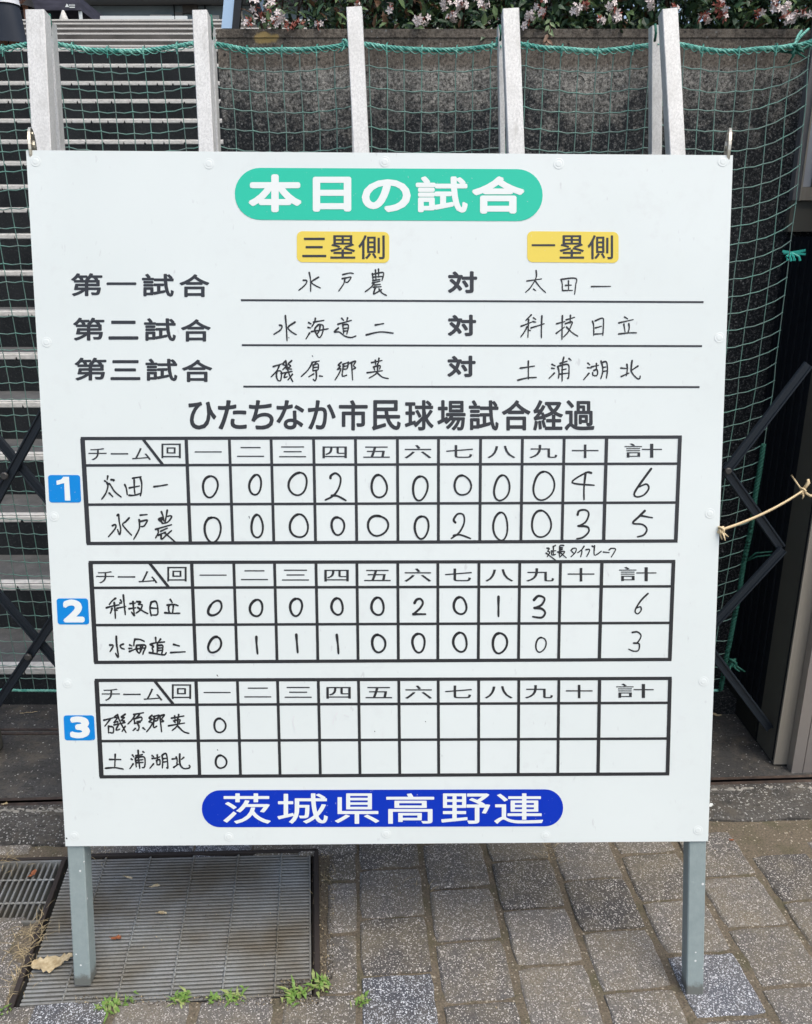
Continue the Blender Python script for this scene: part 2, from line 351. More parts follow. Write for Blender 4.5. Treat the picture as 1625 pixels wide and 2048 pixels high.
PW = 0.1655
pm = [paver_mesh(0.149, 0.150, M_paver, 10+k) for k in range(5)]
pg = [paver_mesh(0.149, 0.150, M_granite, 30)]
half = [paver_mesh(0.067, 0.150, M_paver, 50), paver_mesh(0.067, 0.150, M_paver, 51)]
bord = [paver_mesh(0.150, 0.075, M_paver, 60), paver_mesh(0.150, 0.075, M_granite, 61)]
npv = 0
def put_paver(a, b, me, rz=0.0, z=None, name='paver'):
    global npv
    if me in pg: z = .003
    p = gp(a, b)
    o = bpy.data.objects.new(name, me); C.objects.link(o); o.parent = pav
    o.location = p - Vector(pav.location) + Vector((0, 0, R.uniform(-.0022, .0018) if z is None else z))
    o.rotation_euler = (R.uniform(-.006, .006), R.uniform(-.006, .006), GA + rz + R.uniform(-.012, .012)); npv += 1
PLEN = 0.158
phase = {0: (740,1835), 1: (900,1880), 2: (1040,1816), 3: (1200,1860), 4: (1340,1910), 5: (1500,1852), 6: (1560,1801)}
gran = []
for pxy in ((795, 1998), (1425, 1972)): gran.append(on_ground(*pxy))
g1a = [to_ab(p) for p in GR1]
bx1 = max(a for a, b in g1a); by0 = min(b for a, b in g1a)
for ci in range(-12, 9):
    a = PW * (ci + 0.5)
    ph = to_ab(on_ground(*phase[ci]))[1] if ci in phase else (0.5 * PLEN * (ci % 2))
    for k in range(-9, 6):
        b = ph + (k + .5) * PLEN; p = gp(a, b)
        if p.y < 0.75 or p.y > APY - (0.075 if p.x > .72 else 0.03): continue
        if ci < 0:   # left of the joint: grates, the half column and the border course stand here
            if b > by0 - 0.10 and p.y < 1.76 and a > to_ab(GR2[2])[0] - 0.02: continue
            if any(inside(grow(q, .07), p) for q in (GR1, GR2)): continue
        me = R.choice(pm)
        if any((p - g).length < 0.085 for g in gran): me = pg[0]
        put_paver(a, b, me)
# half-width column right of the big grate and the border course below it
hcol = to_ab(on_ground(684, 1880))[0]
b = to_ab(on_ground(684, 1990))[1]
for k in range(0, 3): put_paver(hcol, b + (k + .5) * 0.162, half[k % 2])
# course below the grate
pts = [(22,2030),(137,2027),(305,2018),(472,2012),(640,2006)]
for i, (x, y) in enumerate(pts):
    a, b = to_ab(on_ground(x, y)); put_paver(a, b - 0.055 if i != 1 else b - 0.05, pg[0] if i == 1 else R.choice(pm), rz=rad(-1.2))
for k in range(1, 4):
    for i in range(-3, 5):
        a0, b0 = to_ab(on_ground(640, 2006)); 
        if gp(a0 - i*0.168, b0 - .055 - k*PLEN).y > 0.7: put_paver(a0 - (i + .5*(k % 2)) * 0.168, b0 - .055 - k * PLEN, R.choice(pm)) if a0 - (i + .5*(k % 2))*0.168 < -0.06 else None
# narrow row behind the grate
for i, x in enumerate((215, 330, 447, 565, 655)):
    a, b = to_ab(on_ground(x, 1694)); put_paver(a, b + 0.012, bord[1 if i in (1, 2) else 0])
# left bits beside the iron frame
for (x, y) in ((15, 1885), (-20, 1960), (-60,1885)):
    a, b = to_ab(on_ground(x, y)); put_paver(a - 0.02, b, R.choice(half if x > 0 else pm))
# wide paving behind the camera
ground_sheet('plaza_paving', -40, 40, -40, 0.72, -0.006, M_paver)
ground_sheet('plaza_paving', -40, -1.85, 0.72, 1.95, -0.006, M_paver)
ground_sheet('plaza_paving', 1.85, 40, 0.72, 1.95, -0.006, M_paver)
# apron, guide rail and asphalt
ap = MB(); n = 150
for i in range(n):
    x0, x1 = -1.9 + 3.8*i/n, -1.9 + 3.8*(i+1)/n
    e0, e1 = (APY + 0.004 + 0.012 * mn.noise(Vector((x*6, 0, 5))) - 0.10 * max(0, min(1, (-0.74 - x)*8)) for x in (x0, x1))
    f0, f1 = (1.935 + 0.047 * x for x in (x0, x1))
    ap.add([(x0, e0, 0.001), (x1, e1, 0.001), (x1, e1+.012, 0.009), (x0, e0+.012, 0.009), (x1, f1, 0.010), (x0, f0, 0.010), (x0, e0, -0.03), (x1, e1, -0.03)], [(6,7,1,0), (0,1,2,3), (3,2,4,5)])
tag(ap.build('concrete_apron', M_apron), kind='structure')
cl_ = MB(); rr = random.Random(8)
for k in range(150):
    x = rr.uniform(-1.35, -.86) if k < 120 else rr.uniform(.86, 1.2); y = 1.935 + .047*x - .022 + rr.gauss(0, .0035); r_ = rr.uniform(.002, .007)
    pts = [(x + r_*1.6*math.cos(a)*rr.uniform(.6,1.2), y + r_*.5*math.sin(a)*rr.uniform(.6,1.2), .0125) for a in (0,1.05,2.1,3.14,4.2,5.2)]; q = len(cl_.v)
    cl_.add(pts + [(p[0], p[1], .009) for p in pts], [tuple(range(6))] + [(i, (i+1) % 6, (i+1) % 6 + 6, i + 6) for i in range(6)])
tag(cl_.build('lime_flakes', mat('lime_flake', (0.34, 0.33, 0.29), 0.9)), kind='stuff')
rl = MB()
for dy, wz, z in ((0.0, .018, .006), (.018, .010, -.002), (.028, .012, .006)):
    rl.add([(-1.9, 1.935-.0893+dy, z), (1.9, 1.935+.0893+dy, z), (1.9, 1.935+.0893+dy+wz, z), (-1.9, 1.935-.0893+dy+wz, z)], [(0,1,2,3)])
tag(rl.build('guide_rail_track', M_rail), kind='structure')
asp = MB(); asp.add([(-1.9, 1.935-.0893+.04, .005), (1.9, 1.935+.0893+.04, .005), (8, 2.8, .005), (-8, 2.8, .005), (-8, 1.95, .005), (8, 1.95, .005)], [(0,1,5,2,3,4)])
tag(asp.build('asphalt_floor', M_asph), kind='structure')
gv = MB()
for dz, x0, x1, yy in ((0, -1.9, -0.72, 2.238), (0, -1.9, -.72, 2.262)):
    gv.box(x0, x1, yy, yy + .009, 0.0, 0.0085)
tag(gv.build('floor_groove_edge', M_rail), kind='structure')
bl = MB(); bl.box(-0.72, 1.12, 2.36, 2.45, 0, 0.06); tag(bl.build('wall_footing', M_wall), kind='structure')

# ------------------------------------------------------------------ grates
def build_grate(q, lab, nbar, along, rods, wfrac, depth=.022):
    c = sum(q, Vector()) / 4; t = empty('drain_grate', c); tag(t, lab, 'drain grate')
    e = MB()
    for i in range(4):      # pit walls
        a, b_ = grow(q, .004)[i], grow(q, .004)[(i+1) % 4]
        e.add([a - Vector((0,0,.001)), b_ - Vector((0,0,.001)), b_ - Vector((0,0,.3)), a - Vector((0,0,.3))], [(0,1,2,3)])
    e.add([p - Vector((0,0,.3)) for p in grow(q, .004)], [(0,1,2,3)])
    e.build('pit_lining', M_pit, t)
    for i in range(nbar):
        f = (i + .5) / nbar
        a, b_ = (bil(q, 0.004, f), bil(q, 0.996, f)) if along == 'u' else (bil(q, f, 0.01), bil(q, f, 0.99))
        pitch = ((q[3]-q[0]).length if along == 'u' else (q[1]-q[0]).length) / nbar
        dz = Vector((0, 0, -.004 - depth/2 + R.uniform(-.0006, .0006)))
        m = MB(); m.bar(a + dz, b_ + dz, pitch*wfrac, depth, Vector((0,0,1)), ch=min(.0012, pitch*wfrac*.3)); m.build('bar', M_grate, t)
    for (u0, u1) in rods:
        m = MB()
        if along == 'u': a, b_ = bil(q, u0, 0.0), bil(q, u1, 1.0)
        else: a, b_ = bil(q, 0.0, u0), bil(q, 1.0, u1)
        L = (b_-a).length; k = int(L / .0045); tw = []
        tt = (b_-a).normalized(); sd = tt.cross(Vector((0,0,1)))
        tw = [a + (b_-a)*(s/k) + Vector((0,0,-.0036)) for s in range(k+1)]
        m.tube(tw, [.0026 + .0014*math.sin(s*1.9) for s in range(k+1)], 5); m.build('cross_rod', M_grate, t, True)
    return t
g1 = build_grate(GR1, 'large galvanised drain grate with fine crosswise bars under the signboard leg', 43, 'u',
                 ((.15,.145),(.335,.33),(.515,.514),(.70,.69),(.88,.872)), .56)
m = MB(); m.bar(bil(GR1,.997,0)+Vector((0,0,-.011)), bil(GR1,.997,1)+Vector((0,0,-.011)), .004, .018, Vector((0,0,1))); m.build('edge_bar', M_grate, g1)
g2 = build_grate(GR2, 'smaller galvanised drain grate with wide lengthwise bars at the left edge', 27, 'v', ((.30,.32),(.70,.70)), .36, .03)
for v in (0.0, 1.0):
    m = MB(); m.bar(bil(GR2,0,v)+Vector((0,0,-.012)), bil(GR2,1,v)+Vector((0,0,-.012)), .006, .022, Vector((0,0,1))); m.build('edge_bar', M_grate, g2)
fr = empty('iron_drain_surround', on_ground(95, 1850)); tag(fr, 'rusty angle iron frame set round the drain grates', 'drain frame')
for a, b_, wd in (((633,1700),(635,1992),.012), ((128,1720),(18,2024),.011), ((633,1701),(139,1712),.010), ((136,1716),(-190,1724),.007)):
    m = MB(); A = on_ground(*a); B_ = on_ground(*b_); m.bar(A+Vector((0,0,-.010)), B_+Vector((0,0,-.010)), wd, .024, Vector((0,0,1)), ch=.001); m.build('angle_iron', M_frame, fr)
m = MB(); A = on_ground(627,1702); B_ = on_ground(628,1990); m.bar(A+Vector((0,0,-.016)), B_+Vector((0,0,-.016)), .005, .02, Vector((0,0,1))); m.build('angle_iron', M_frame, fr)

# ------------------------------------------------------------------ stairs
stairs = empty('stairs', (-3.5, 2.42, 0)); tag(stairs, kind='structure')
ys = [1334,1167,1031,908,803,707,621,541,467,415,369,322,279,237,198,162,127,95]
def tan_at(y): return math.tan(PITCH - math.atan((1024 - y) / F) if False else math.atan((1024 - y)/F) - PITCH)
prevz = 0.0; XR = -0.512
def nosing(x0, x1, y, z, par, seed, hh=.028, period=.125):
    rr = random.Random(seed); b = MB(); xs = [x0]; notch = []
    x = x0 + rr.uniform(0, period)
    while x < x1 - .02:
        wd = rr.uniform(.003, .009); xs += [x - wd, x, x + wd]; notch += [0, 1, 0]; x += period * rr.uniform(.85, 1.15)
    xs.append(x1); notch = [0] + notch + [0]
    vs = []
    for x, nt_ in zip(xs, notch):
        d_ = hh * (rr.uniform(.45, .8) if nt_ else 0)
        vs += [(x, y, z - hh + d_), (x, y - .003, z - hh + d_ + .004 * (0 if nt_ else 1)), (x, y - .003, z - .006), (x, y + .003, z + .002), (x, y + .032, z + .002)]
    fs = []
    for i in range(len(xs) - 1):
        for k in range(4): fs.append((i*5+k, (i+1)*5+k, (i+1)*5+k+1, i*5+k+1))
    b.add(vs, fs); o = b.build('nosing', M_nose, par); return o
info = []
for i, y in enumerate(ys):
    D = 2.42 + .293 * i; z = EYE.z + D * tan_at(y) ; info.append((D, z))
for i, (D, z) in enumerate(info):
    D2 = info[i+1][0] + .05 if i < 17 else 10.4
    b = MB(); xl = -7.6
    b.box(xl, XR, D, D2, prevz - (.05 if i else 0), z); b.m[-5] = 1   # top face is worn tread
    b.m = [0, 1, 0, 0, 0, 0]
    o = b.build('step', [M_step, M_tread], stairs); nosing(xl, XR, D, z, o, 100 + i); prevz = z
hidden0 = prevz; Dn = 10.36
ups = [(13.0,78),(13.5,65),(13.95,55),(14.35,45),(14.65,38)]
for i in range(7):
    D = Dn + i*.37; z = hidden0 + (i+1)*(EYE.z + 13*tan_at(78) - hidden0)/8
    b = MB(); b.box(-12, 4, D, D + .45, z - .25, z); o = b.build('step', M_upstep, stairs); nosing(-12, 4, D, z, o, 200+i, .026, 4)
for i, (D, y) in enumerate(ups):
    z = EYE.z + D * tan_at(y); b = MB(); b.box(-12, 4, D, (ups[i+1][0] + .05) if i < 4 else D + .6, z - .35, z)
    o = b.build('step', M_upstep, stairs); nosing(-12, 4, D, z, o, 300+i, .026, 5)
PZ = z
ground_sheet('upper_plaza', -60, 60, 15.0, 60, PZ - .004, M_upstep)
b = MB(); b.box(-12.3, -7.6, 2.42, 10.4, 0, hidden0 + .4); tag(b.build('stair_side_embankment', M_upstep), kind='structure')

# ------------------------------------------------------------------ retaining wall
wt = empty('retaining_wall', (.5, 2.6, 0)); tag(wt, 'dark stained concrete retaining wall behind the net with shrubs on top', 'wall')
WZ = EYE.z + 2.46 * tan_at(57); WX1 = 1.75
b = MB(); b.box(-.508, WX1, 2.463, 2.75, -.05, WZ - .0215); b.box(-.508, WX1, 2.4605, 2.75, WZ - .0205, WZ)
b.box(-.508, -.35, 2.75, 6.0, -.05, WZ); b.build('wall_face', M_wall, wt)
b = MB(); b.box(-.35, WX1, 2.751, 6.0, 0, WZ - .03); b.build('planter_soil', M_soil, wt)
for (px, py) in ((1157,165),(1552,170)):
    c = on_y(px, py, 2.461); m = MB()
    k = 20
    ring = lambda r_, yy: [(c.x + r_*math.cos(2*math.pi*i/k), yy, c.z + r_*math.sin(2*math.pi*i/k)) for i in range(k)]
    m.add(ring(.018, 2.4605) + ring(.0155, 2.4605), [(i, i+1, i+1+k, i+k) for i in list(range(0, 7))])  # flat dark crescent, painted shade at the rim of a shallow tie hole
    m.build('form_tie_shade', M_step, wt)

# ------------------------------------------------------------------ shrubs on the wall
def leaf(b, p, dirv, nrm, L, Wd, mi):
    d_ = dirv.normalized(); s_ = d_.cross(nrm).normalized(); n_ = s_.cross(d_)
    b.add([p, p + d_*L*.35 + s_*Wd/2 + n_*Wd*.14, p + d_*L*.38, p + d_*L*.35 - s_*Wd/2 + n_*Wd*.14, p + d_*L + n_*(-L*.12), p+d_*L*.7+s_*Wd*.32+n_*Wd*.04, p+d_*L*.7-s_*Wd*.32+n_*Wd*.04, p+d_*L*.7],
          [(0,1,2),(0,2,3),(1,5,7,2),(2,7,6,3),(5,4,7),(7,4,6)], mi)
def rdir(r): return Vector((r.gauss(0,1), r.gauss(0,1), r.gauss(0,1))).normalized()
def flower_cluster(p, s, n, white, par, rr):
    b = MB()
    for i in range(n):
        d_ = (rdir(rr) + Vector((0, -.8, .1))).normalized(); q = p + rdir(rr) * s * .55
        if rr.random() < white:
            s_ = d_.cross(Vector((0,0,1))).normalized(); u_ = s_.cross(d_); r0 = .0092 * rr.uniform(.8, 1.3); base = q + d_ * .010
            b.tube([q, base], [.0012, .0028], 5, 0, False)
            for k in range(5):
                a = 2*math.pi*k/5; e = s_*math.cos(a) + u_*math.sin(a); f_ = s_*math.cos(a+1.57) + u_*math.sin(a+1.57)
                b.add([base, base + e*r0*.6 + f_*r0*.32 + d_*.002, base + e*r0*1.1 + d_*.0005, base + e*r0*.6 - f_*r0*.32 + d_*.002], [(0,1,2,3)], 0)
        else:
            for k in range(5):
                dd = (d_ + rdir(rr)*.7).normalized(); s_ = dd.cross(rdir(rr)).normalized(); L = rr.uniform(.008, .015)
                b.add([q, q + dd*L*.5 + s_*.0018, q + dd*L, q + dd*L*.5 - s_*.0018], [(0,1,2,3)], 1)
    return b.build('flower_cluster', [M_petal, M_sepal], par)
shr = [(-.40,.02,'flowering shrub at the left end of the wall top beside the folding sign', (.6,.4)),
       (.02,.48,'flowering shrub on the wall top above the third upright from the left', (.75,.15)),
       (.48,.90,'flowering shrub on the wall top between the fourth and fifth uprights', (.7,.2)),
       (.90,1.30,'flowering shrub on the wall top above the fifth upright', (.65,.25)),
       (1.30,1.70,'pink flowering shrub at the right end of the wall top', (.7,.2))]
shrub_objs = []
for si, (x0, x1, lab, (pg_, pr_)) in enumerate(shr):
    rr = random.Random(40 + si); t = empty('flowering_shrub', ((x0+x1)/2, 2.75, WZ)); tag(t, lab, 'shrub', 'flowering shrubs along the wall top'); shrub_objs.append((x0, x1, t))
    b = MB()
    for k in range(26):
        xa = rr.uniform(x0, x1); a = Vector((xa, rr.uniform(2.6, 2.9), WZ - .02)); e = a + Vector((rr.uniform(-.2,.2), rr.uniform(-.18,.1), rr.uniform(.2,.5)))
        mid = (a+e)/2 + rdir(rr)*.03; b.tube([a, mid, e], [.0035,.0025,.0012], 4)
    b.build('stem', M_twig, t)
    f = MB()
    for k in range(5200):
        p = Vector((rr.uniform(x0-.04, x1+.04), 2.475 + abs(rr.gauss(0, .26)), WZ + rr.uniform(-.012, .52)))
        if p.z > WZ + .47 - .2*abs(p.y-2.7) + .05*rr.random(): continue
        if si == 0 and p.x < -.28 and rr.random() < .6: continue
        d_ = (rdir(rr) + Vector((0, -.5, .15))).normalized(); nr = (rdir(rr)*.7 + Vector((0, -.4, 1))).normalized()
        L = rr.uniform(.018, .046); q = rr.random(); mi = 0 if q < .36 else (1 if q < .93 - .12*(si == 0) else 2)
        leaf(f, p, d_, nr, L, L*rr.uniform(.36,.5), mi)
    o = f.build('foliage', [M_leafg, M_leafd, M_leafr], t); tag(o, kind='stuff')
bh = empty('dense_hedge', (.9, 3.9, WZ)); tag(bh, 'dense dark green hedge growing behind the flowering shrubs', 'hedge')
f = MB(); rr = random.Random(77)
for k in range(17000):
    p = Vector((rr.uniform(-.33, 2.6), 3.45 + abs(rr.gauss(0, .25)), WZ + .85*rr.random()**1.3)); d_ = (rdir(rr) + Vector((0,-.5,.1))).normalized(); L = rr.uniform(.03, .055)
    leaf(f, p, d_, (rdir(rr)*.7 + Vector((0,-.4,1))).normalized(), L, L*.5, 0 if rr.random() < .25 else 1)
tag(f.build('foliage', [M_leafg, M_leafd], bh), kind='stuff')
b = MB()
for k in range(22):
    xa = rr.uniform(-.2, 2.5); a = Vector((xa, rr.uniform(3.7, 3.9), WZ - .02)); b.tube([a, a + Vector((rr.uniform(-.1,.1), 0, .4)), a + Vector((rr.uniform(-.2,.2), -.05, .85))], [.008,.005,.002], 5)
b.build('stem', M_twig, bh)
rr = random.Random(5)
cl = [(500,44,.014,10,.3),(520,38,.014,8,.5),(548,42,.018,12,.65),(556,28,.015,8,.7),(580,50,.016,14,.1),(597,48,.010,6,.1),(635,48,.010,7,.2),(510,8,.016,8,.7),(540,10,.014,8,.3),
      (836,44,.013,8,.8),(850,37,.010,6,.7),(888,6,.018,10,.8),(905,30,.017,12,.4),(917,14,.016,9,.5),(926,6,.014,8,.5),(965,6,.017,8,.85),(1063,29,.012,7,.95),(1086,24,.016,14,.1),(1083,10,.012,5,.9),
      (1152,18,.013,7,.8),(1172,12,.016,12,.2),(1199,42,.011,8,.4),(1222,8,.012,6,.9),(1235,24,.014,10,.4),(1231,37,.012,7,.95),(1300,6,.016,8,.9),(1403,36,.015,10,.4),(1418,32,.012,8,.9),(1441,12,.022,24,.12),
      (1446,30,.017,16,.05),(1519,27,.016,14,.05),(1550,12,.02,12,.7),(1568,22,.022,22,.25),(1577,40,.016,9,.9),(1590,28,.013,8,.7),(1612,26,.014,12,.2),(1056,49,.010,6,.5),(720,10,.012,8,.3),(780,20,.012,6,.3),(1350,14,.012,6,.5)]
for (px, py, s_, n, wh) in cl:
    p = on_y(px, py, 2.455); par = next((t for x0, x1, t in shrub_objs if x0 <= p.x < x1), shrub_objs[0][2])
    flower_cluster(p, s_, max(4, int(n * .95)), wh, par, rr)
# sprig that hangs over the wall edge
b = MB(); a = on_y(1100, 40, 2.47); e = on_y(1092, 86, 2.445); b.tube([a, (a+e)/2 + Vector((.006,-.01,0)), e], .0014, 4, 1)
for k in range(9):
    t_ = k/8; p = a*(1-t_) + e*t_ + Vector((0,-.008,0)); leaf(b, p, Vector((R.uniform(-1,1), -.3, -.7)), Vector((0,-1,.4)), .022, .010, 0 if k < 5 else 2)
b.build('hanging_sprig', [M_leafg, M_twig, M_leafr], shrub_objs[2][2])

# ------------------------------------------------------------------ folding sign on the wall end
M_skyb = mat('pale_blue_painted_board', (0.42, 0.60, 0.80), 0.4); M_blk = mat('black_frame_paint', (0.012, 0.014, 0.016), 0.4)
fs_ = empty('folding_sign', on_y(480, 54, 2.6)); tag(fs_, 'pale blue and black folding sign standing on the left end of the wall', 'sign')
def quad_slab(name, pts, Y, th, m, par):
    q = [on_y(x, y, Y) for x, y in pts]; b = MB(); k = len(q)
    b.add(q + [p + Vector((0, th, 0)) for p in q], [tuple(range(k)), tuple(range(2*k-1, k-1, -1))] + [(i, i+k, (i+1) % k + k, (i+1) % k) for i in range(k)])
    return fixn(b.build(name, m, par))
quad_slab('front_panel', [(443,56),(464,56),(474,-60),(453,-60)], 2.52, .012, M_skyb, fs_)
quad_slab('front_frame', [(464,57),(478,57),(489,-60),(474,-60)], 2.518, .02, M_blk, fs_)
quad_slab('rear_frame', [(508,44),(532,52),(500,-60),(478,-60)], 2.60, .02, M_blk, fs_)
quad_slab('prop', [(488,57),(492,57),(481,10),(478,10)], 2.53, .008, M_bronze, fs_)
quad_slab('rear_panel', [(513,24),(520,27),(527,20),(527,-60),(513,-60)], 2.62, .012, M_skyb, fs_)

# ------------------------------------------------------------------ folding net stands (pairs of aluminium bars), cut to the tops the photo shows
posts = [((57,27),(95,25),(72,300),(108,300), (97,46),(104,60),(108,300),(133,300), 14),
         ((388,27),(418,27),(400,303),(432,303), (419,40),(424,60),(430,303),(440,303), 8),
         ((694,21),(725,20),(709,305),(738,305), None,None,None,None, 0),
         ((1004,23),(1037,24),(1015,305),(1048,305), (1000,60),(1003,60),(999,305),(1010,305), 4),
         ((1321,24),(1352,24),(1337,305),(1366,305), (1311,60),(1316,60),(1300,305),(1322,305), 4)]
plab = ['leftmost speckled aluminium net upright above the stairs', 'aluminium net upright second from left at the corner of the wall', 'middle aluminium net upright standing alone without a visible rear bar',
        'aluminium net upright second from right above the signboard', 'rightmost aluminium net upright with its two bars spread apart']
post_x = []
for i, (a, b_, c, d_, e, f, g, h, _) in enumerate(posts):
    top = on_y((a[0]+b_[0])/2, (a[1]+b_[1])/2, 2.02); bot = on_y((c[0]+d_[0])/2, 303, 1.96)
    post_x.append(on_y((a[0]+b_[0])/2, 95, 2.15).x)
    t = empty('net_upright', (top.x, 2.1, 0)); tag(t, plab[i], 'net upright', 'aluminium uprights carrying the net')
    dirv = (bot - top) / (top.z - bot.z); end = top + dirv * (top.z - .62)
    wd = (b_[0]-a[0]) * (top - EYE).dot(FW) / F
    m = MB(); m.bar(top, end, wd*1.0, .034, Vector((0,1,0)), ch=.0015); m.build('front_bar', M_galv, t)
    rx = on_y((g[0]+h[0])/2 if g else 712, 303, 2.13).x; rxt = on_y((e[0]+f[0])/2 if e else 706, 60, 2.11).x
    tz = on_y(0, 44 if i == 0 else 50, 2.11).z
    bx = rx + (rx - rxt) * .2; dz = tz - on_y(0, 303, 2.13).z
    wr = max(.012, ((h[0]-g[0]) if g else 14) * 2.0 / F * .9)
    m = MB(); m.bar((rxt, 2.12, tz), (rx, 2.13, tz - dz), wr if i else .014, .03, Vector((0,1,0)), ch=.001)
    m.bar((rx, 2.13, tz - dz), (rx, 2.13, .006), wr if i else .028, .03, Vector((0,1,0)), ch=.001); m.build('rear_bar', M_galv, t)
    m = MB(); m.bar((end.x, end.y + .01, .66), (rx, 2.115, .66), .012, .02, Vector((0,0,1))); m.build('tie_bar', M_galv, t)
post_x = [on_y(-235, 95, 2.15).x] + post_x + [on_y(1606, 95, 2.17).x]

# ------------------------------------------------------------------ net
net = empty('safety_net', (0, 2.2, 1.9)); tag(net, 'green square-mesh net sagging between the uprights in front of stairs and wall', 'net')
def sag(x):
    for a, b_ in zip(post_x, post_x[1:]):
        if a <= x <= b_:
            t = (x-a)/(b_-a); return 1 - (2*t-1)**2
    return 0
ZT = EYE.z + 2.17 * tan_at(84)
NC = 58; px_ = .0412; xr_top = on_y(1606, 95, 2.17).x
edge_pts = [(95,1602),(300,1588),(460,1574),(520,1569),(640,1556),(780,1543),(860,1531),(1000,1513),(1120,1495),(1220,1480),(1345,1456)]
edge = [(on_y(x, y, 2.22).z, on_y(x, y, 2.22).x) for y, x in edge_pts]
def edge_x(z):
    if z >= edge[0][0]: return edge[0][1]
    for (z0, x0), (z1, x1) in zip(edge, edge[1:]):
        if z1 <= z <= z0: t = (z0-z)/(z0-z1); return x0*(1-t)+x1*t
    return edge[-1][1]
ZB = EYE.z + 2.26 * tan_at(1377); NR = 41
def node(i, j):   # i column from the right edge (0) leftwards, j row from the top
    v = j / (NR - 1); x = xr_top - i*px_; z = ZT + (ZB - ZT)*v
    s_ = sag(x) * .019 * (1 - .75*v)
    lift = .045 * math.exp(-i/1.6) * min(1, j/3) * (1 if v < .9 else 0) * (1 - .3*v)
    z = z - s_ + lift
    ex = edge_x(z); shift = (ex - xr_top) * math.exp(-i/9.0) if i else (ex - xr_top)
    x = x + shift + .0035*mn.noise(Vector((i*.7, j*.4, 2)))
    z += .004*mn.noise(Vector((i*.55, j*.8, 9)))
    y = 2.165 + .085*v + .012*mn.noise(Vector((i*.25, j*.2, 4)))
    return Vector((x, y, z))
grid = [[node(i, j) for j in range(NR)] for i in range(NC)]
ms = MB()
for j in range(1, NR - 1):
    pts = []
    for i in range(NC):
        pts.append(grid[i][j])
        if i < NC - 1: pts.append((grid[i][j] + grid[i+1][j])/2 + Vector((0, 0, -.0028 + .0015*mn.noise(Vector((i, j, 7))))))
    ms.tube(pts, .00135, 4, 0, False)
for i in range(NC): ms.tube([grid[i][j] for j in range(NR)], .00125 if i else .0013, 4, 0, False)
for i in range(NC):
    for j in range(1, NR - 1):
        p = grid[i][j]; r_ = .0030
        ms.add([p+Vector((r_,0,0)), p-Vector((r_,0,0)), p+Vector((0,r_*.8,0)), p-Vector((0,r_*.8,0)), p+Vector((0,0,r_*1.2)), p-Vector((0,0,r_*1.2))], [(0,2,4),(2,1,4),(1,3,4),(3,0,4),(2,0,5),(1,2,5),(3,1,5),(0,3,5)])
tag(ms.build('mesh', M_twine, net, True), kind='stuff')
def rope(path, name, m, par, rs=.0026, rh=.0032, pitch=.030, strands=3):
    b = MB(); tot = 0; L = [0]
    for a, c in zip(path, path[1:]): tot += (c-a).length; L.append(tot)
    n = max(8, int(tot / .005))
    def at(s):
        for k in range(len(L)-1):
            if s <= L[k+1] + 1e-9: t = (s-L[k])/(L[k+1]-L[k] + 1e-9); return path[k]*(1-t)+path[k+1]*t, (path[k+1]-path[k]).normalized()
        return path[-1], (path[-1]-path[-2]).normalized()
    for q in range(strands):
        pts = []
        for k in range(n+1):
            s = tot*k/n; p, t = at(s); ref = Vector((0,1,0)) if abs(t.y) < .9 else Vector((1,0,0)); n1 = t.cross(ref).normalized(); n2 = t.cross(n1)
            a = 2*math.pi*(s/pitch + q/strands); pts.append(p + (n1*math.cos(a) + n2*math.sin(a))*rh)
        b.tube(pts, rs, 5, 0, True)
    return b.build(name, m, par, True)
top = [grid[i][0] + Vector((0, -.003, .002*mn.noise(Vector((i*.8, 0, 1))))) for i in range(NC)]
rope(top, 'top_rope', M_rope, net, .0025, .0031)
rope([p + Vector((0, -.004, -.005)) for p in top], 'lacing_cord', M_rope, net, .0011, .0052, .043, 2)
rope([grid[i][NR-1] for i in range(NC)], 'bottom_rope', M_rope, net, .0022, .0026)
M_rope2 = mat('dark_green_rope', (0.012, 0.10, 0.07), 0.7)
side = [grid[0][j] + Vector((-.004, -.004, 0)) for j in range(23, NR)]
rope(side, 'side_rope', M_rope2, net, .0040, .0042, .034)
for i in range(0, NC, 2):   # lashing turns on the top rope
    p = top[i]; b = MB()
    b.tube([p + Vector((.006*math.cos(a)*.35 + R.uniform(-.001,.001), .0085*math.sin(a), .0105*math.cos(a))) for a in [2*math.pi*k/9 for k in range(9)]] + [p + Vector((0,-.006,-.018))], .0012, 4, 0, False)
    b.build('lashing', M_rope, net)
def knot(p, s, m, par, name='knot', ends=3, seed=0):
    rr = random.Random(seed); b = MB()
    b.tube([p + Vector((math.sin(3*a)*s*.5, math.cos(2*a)*s*.5, math.sin(2*a)*s*.7)) for a in [2*math.pi*k/22 for k in range(23)]], s*.27, 5, 0, False)
    for k in range(ends):
        d_ = (rdir(rr) + Vector((0,-.6,-1.0))).normalized(); b.tube([p, p + d_*s*1.3, p + d_*s*2.2 + rdir(rr)*s*.5], [s*.25, s*.22, s*.12], 5)
    return b.build(name, m, par, True)
for k, (px, py) in enumerate(((100,75),(424,80),(690,86),(998,82),(1308,80),(1592,98))):
    knot(on_y(px, py, 2.12 if k < 5 else 2.15), .010 if k < 5 else .012, M_rope if k < 5 else M_rope2, net, 'tie_knot', 3 if k < 5 else 6, k)
for (x0, y0, x1, y1) in ((99,28,101,70),(1000,50,1001,80),(1311,48,1310,82),(422,30,424,78)):
    b = MB(); b.tube([on_y(x0, y0, 2.095), on_y((x0+x1)/2+2, (y0+y1)/2, 2.085), on_y(x1, y1, 2.1)], .0032, 5); b.build('tie_cord', M_rope2, net, True)
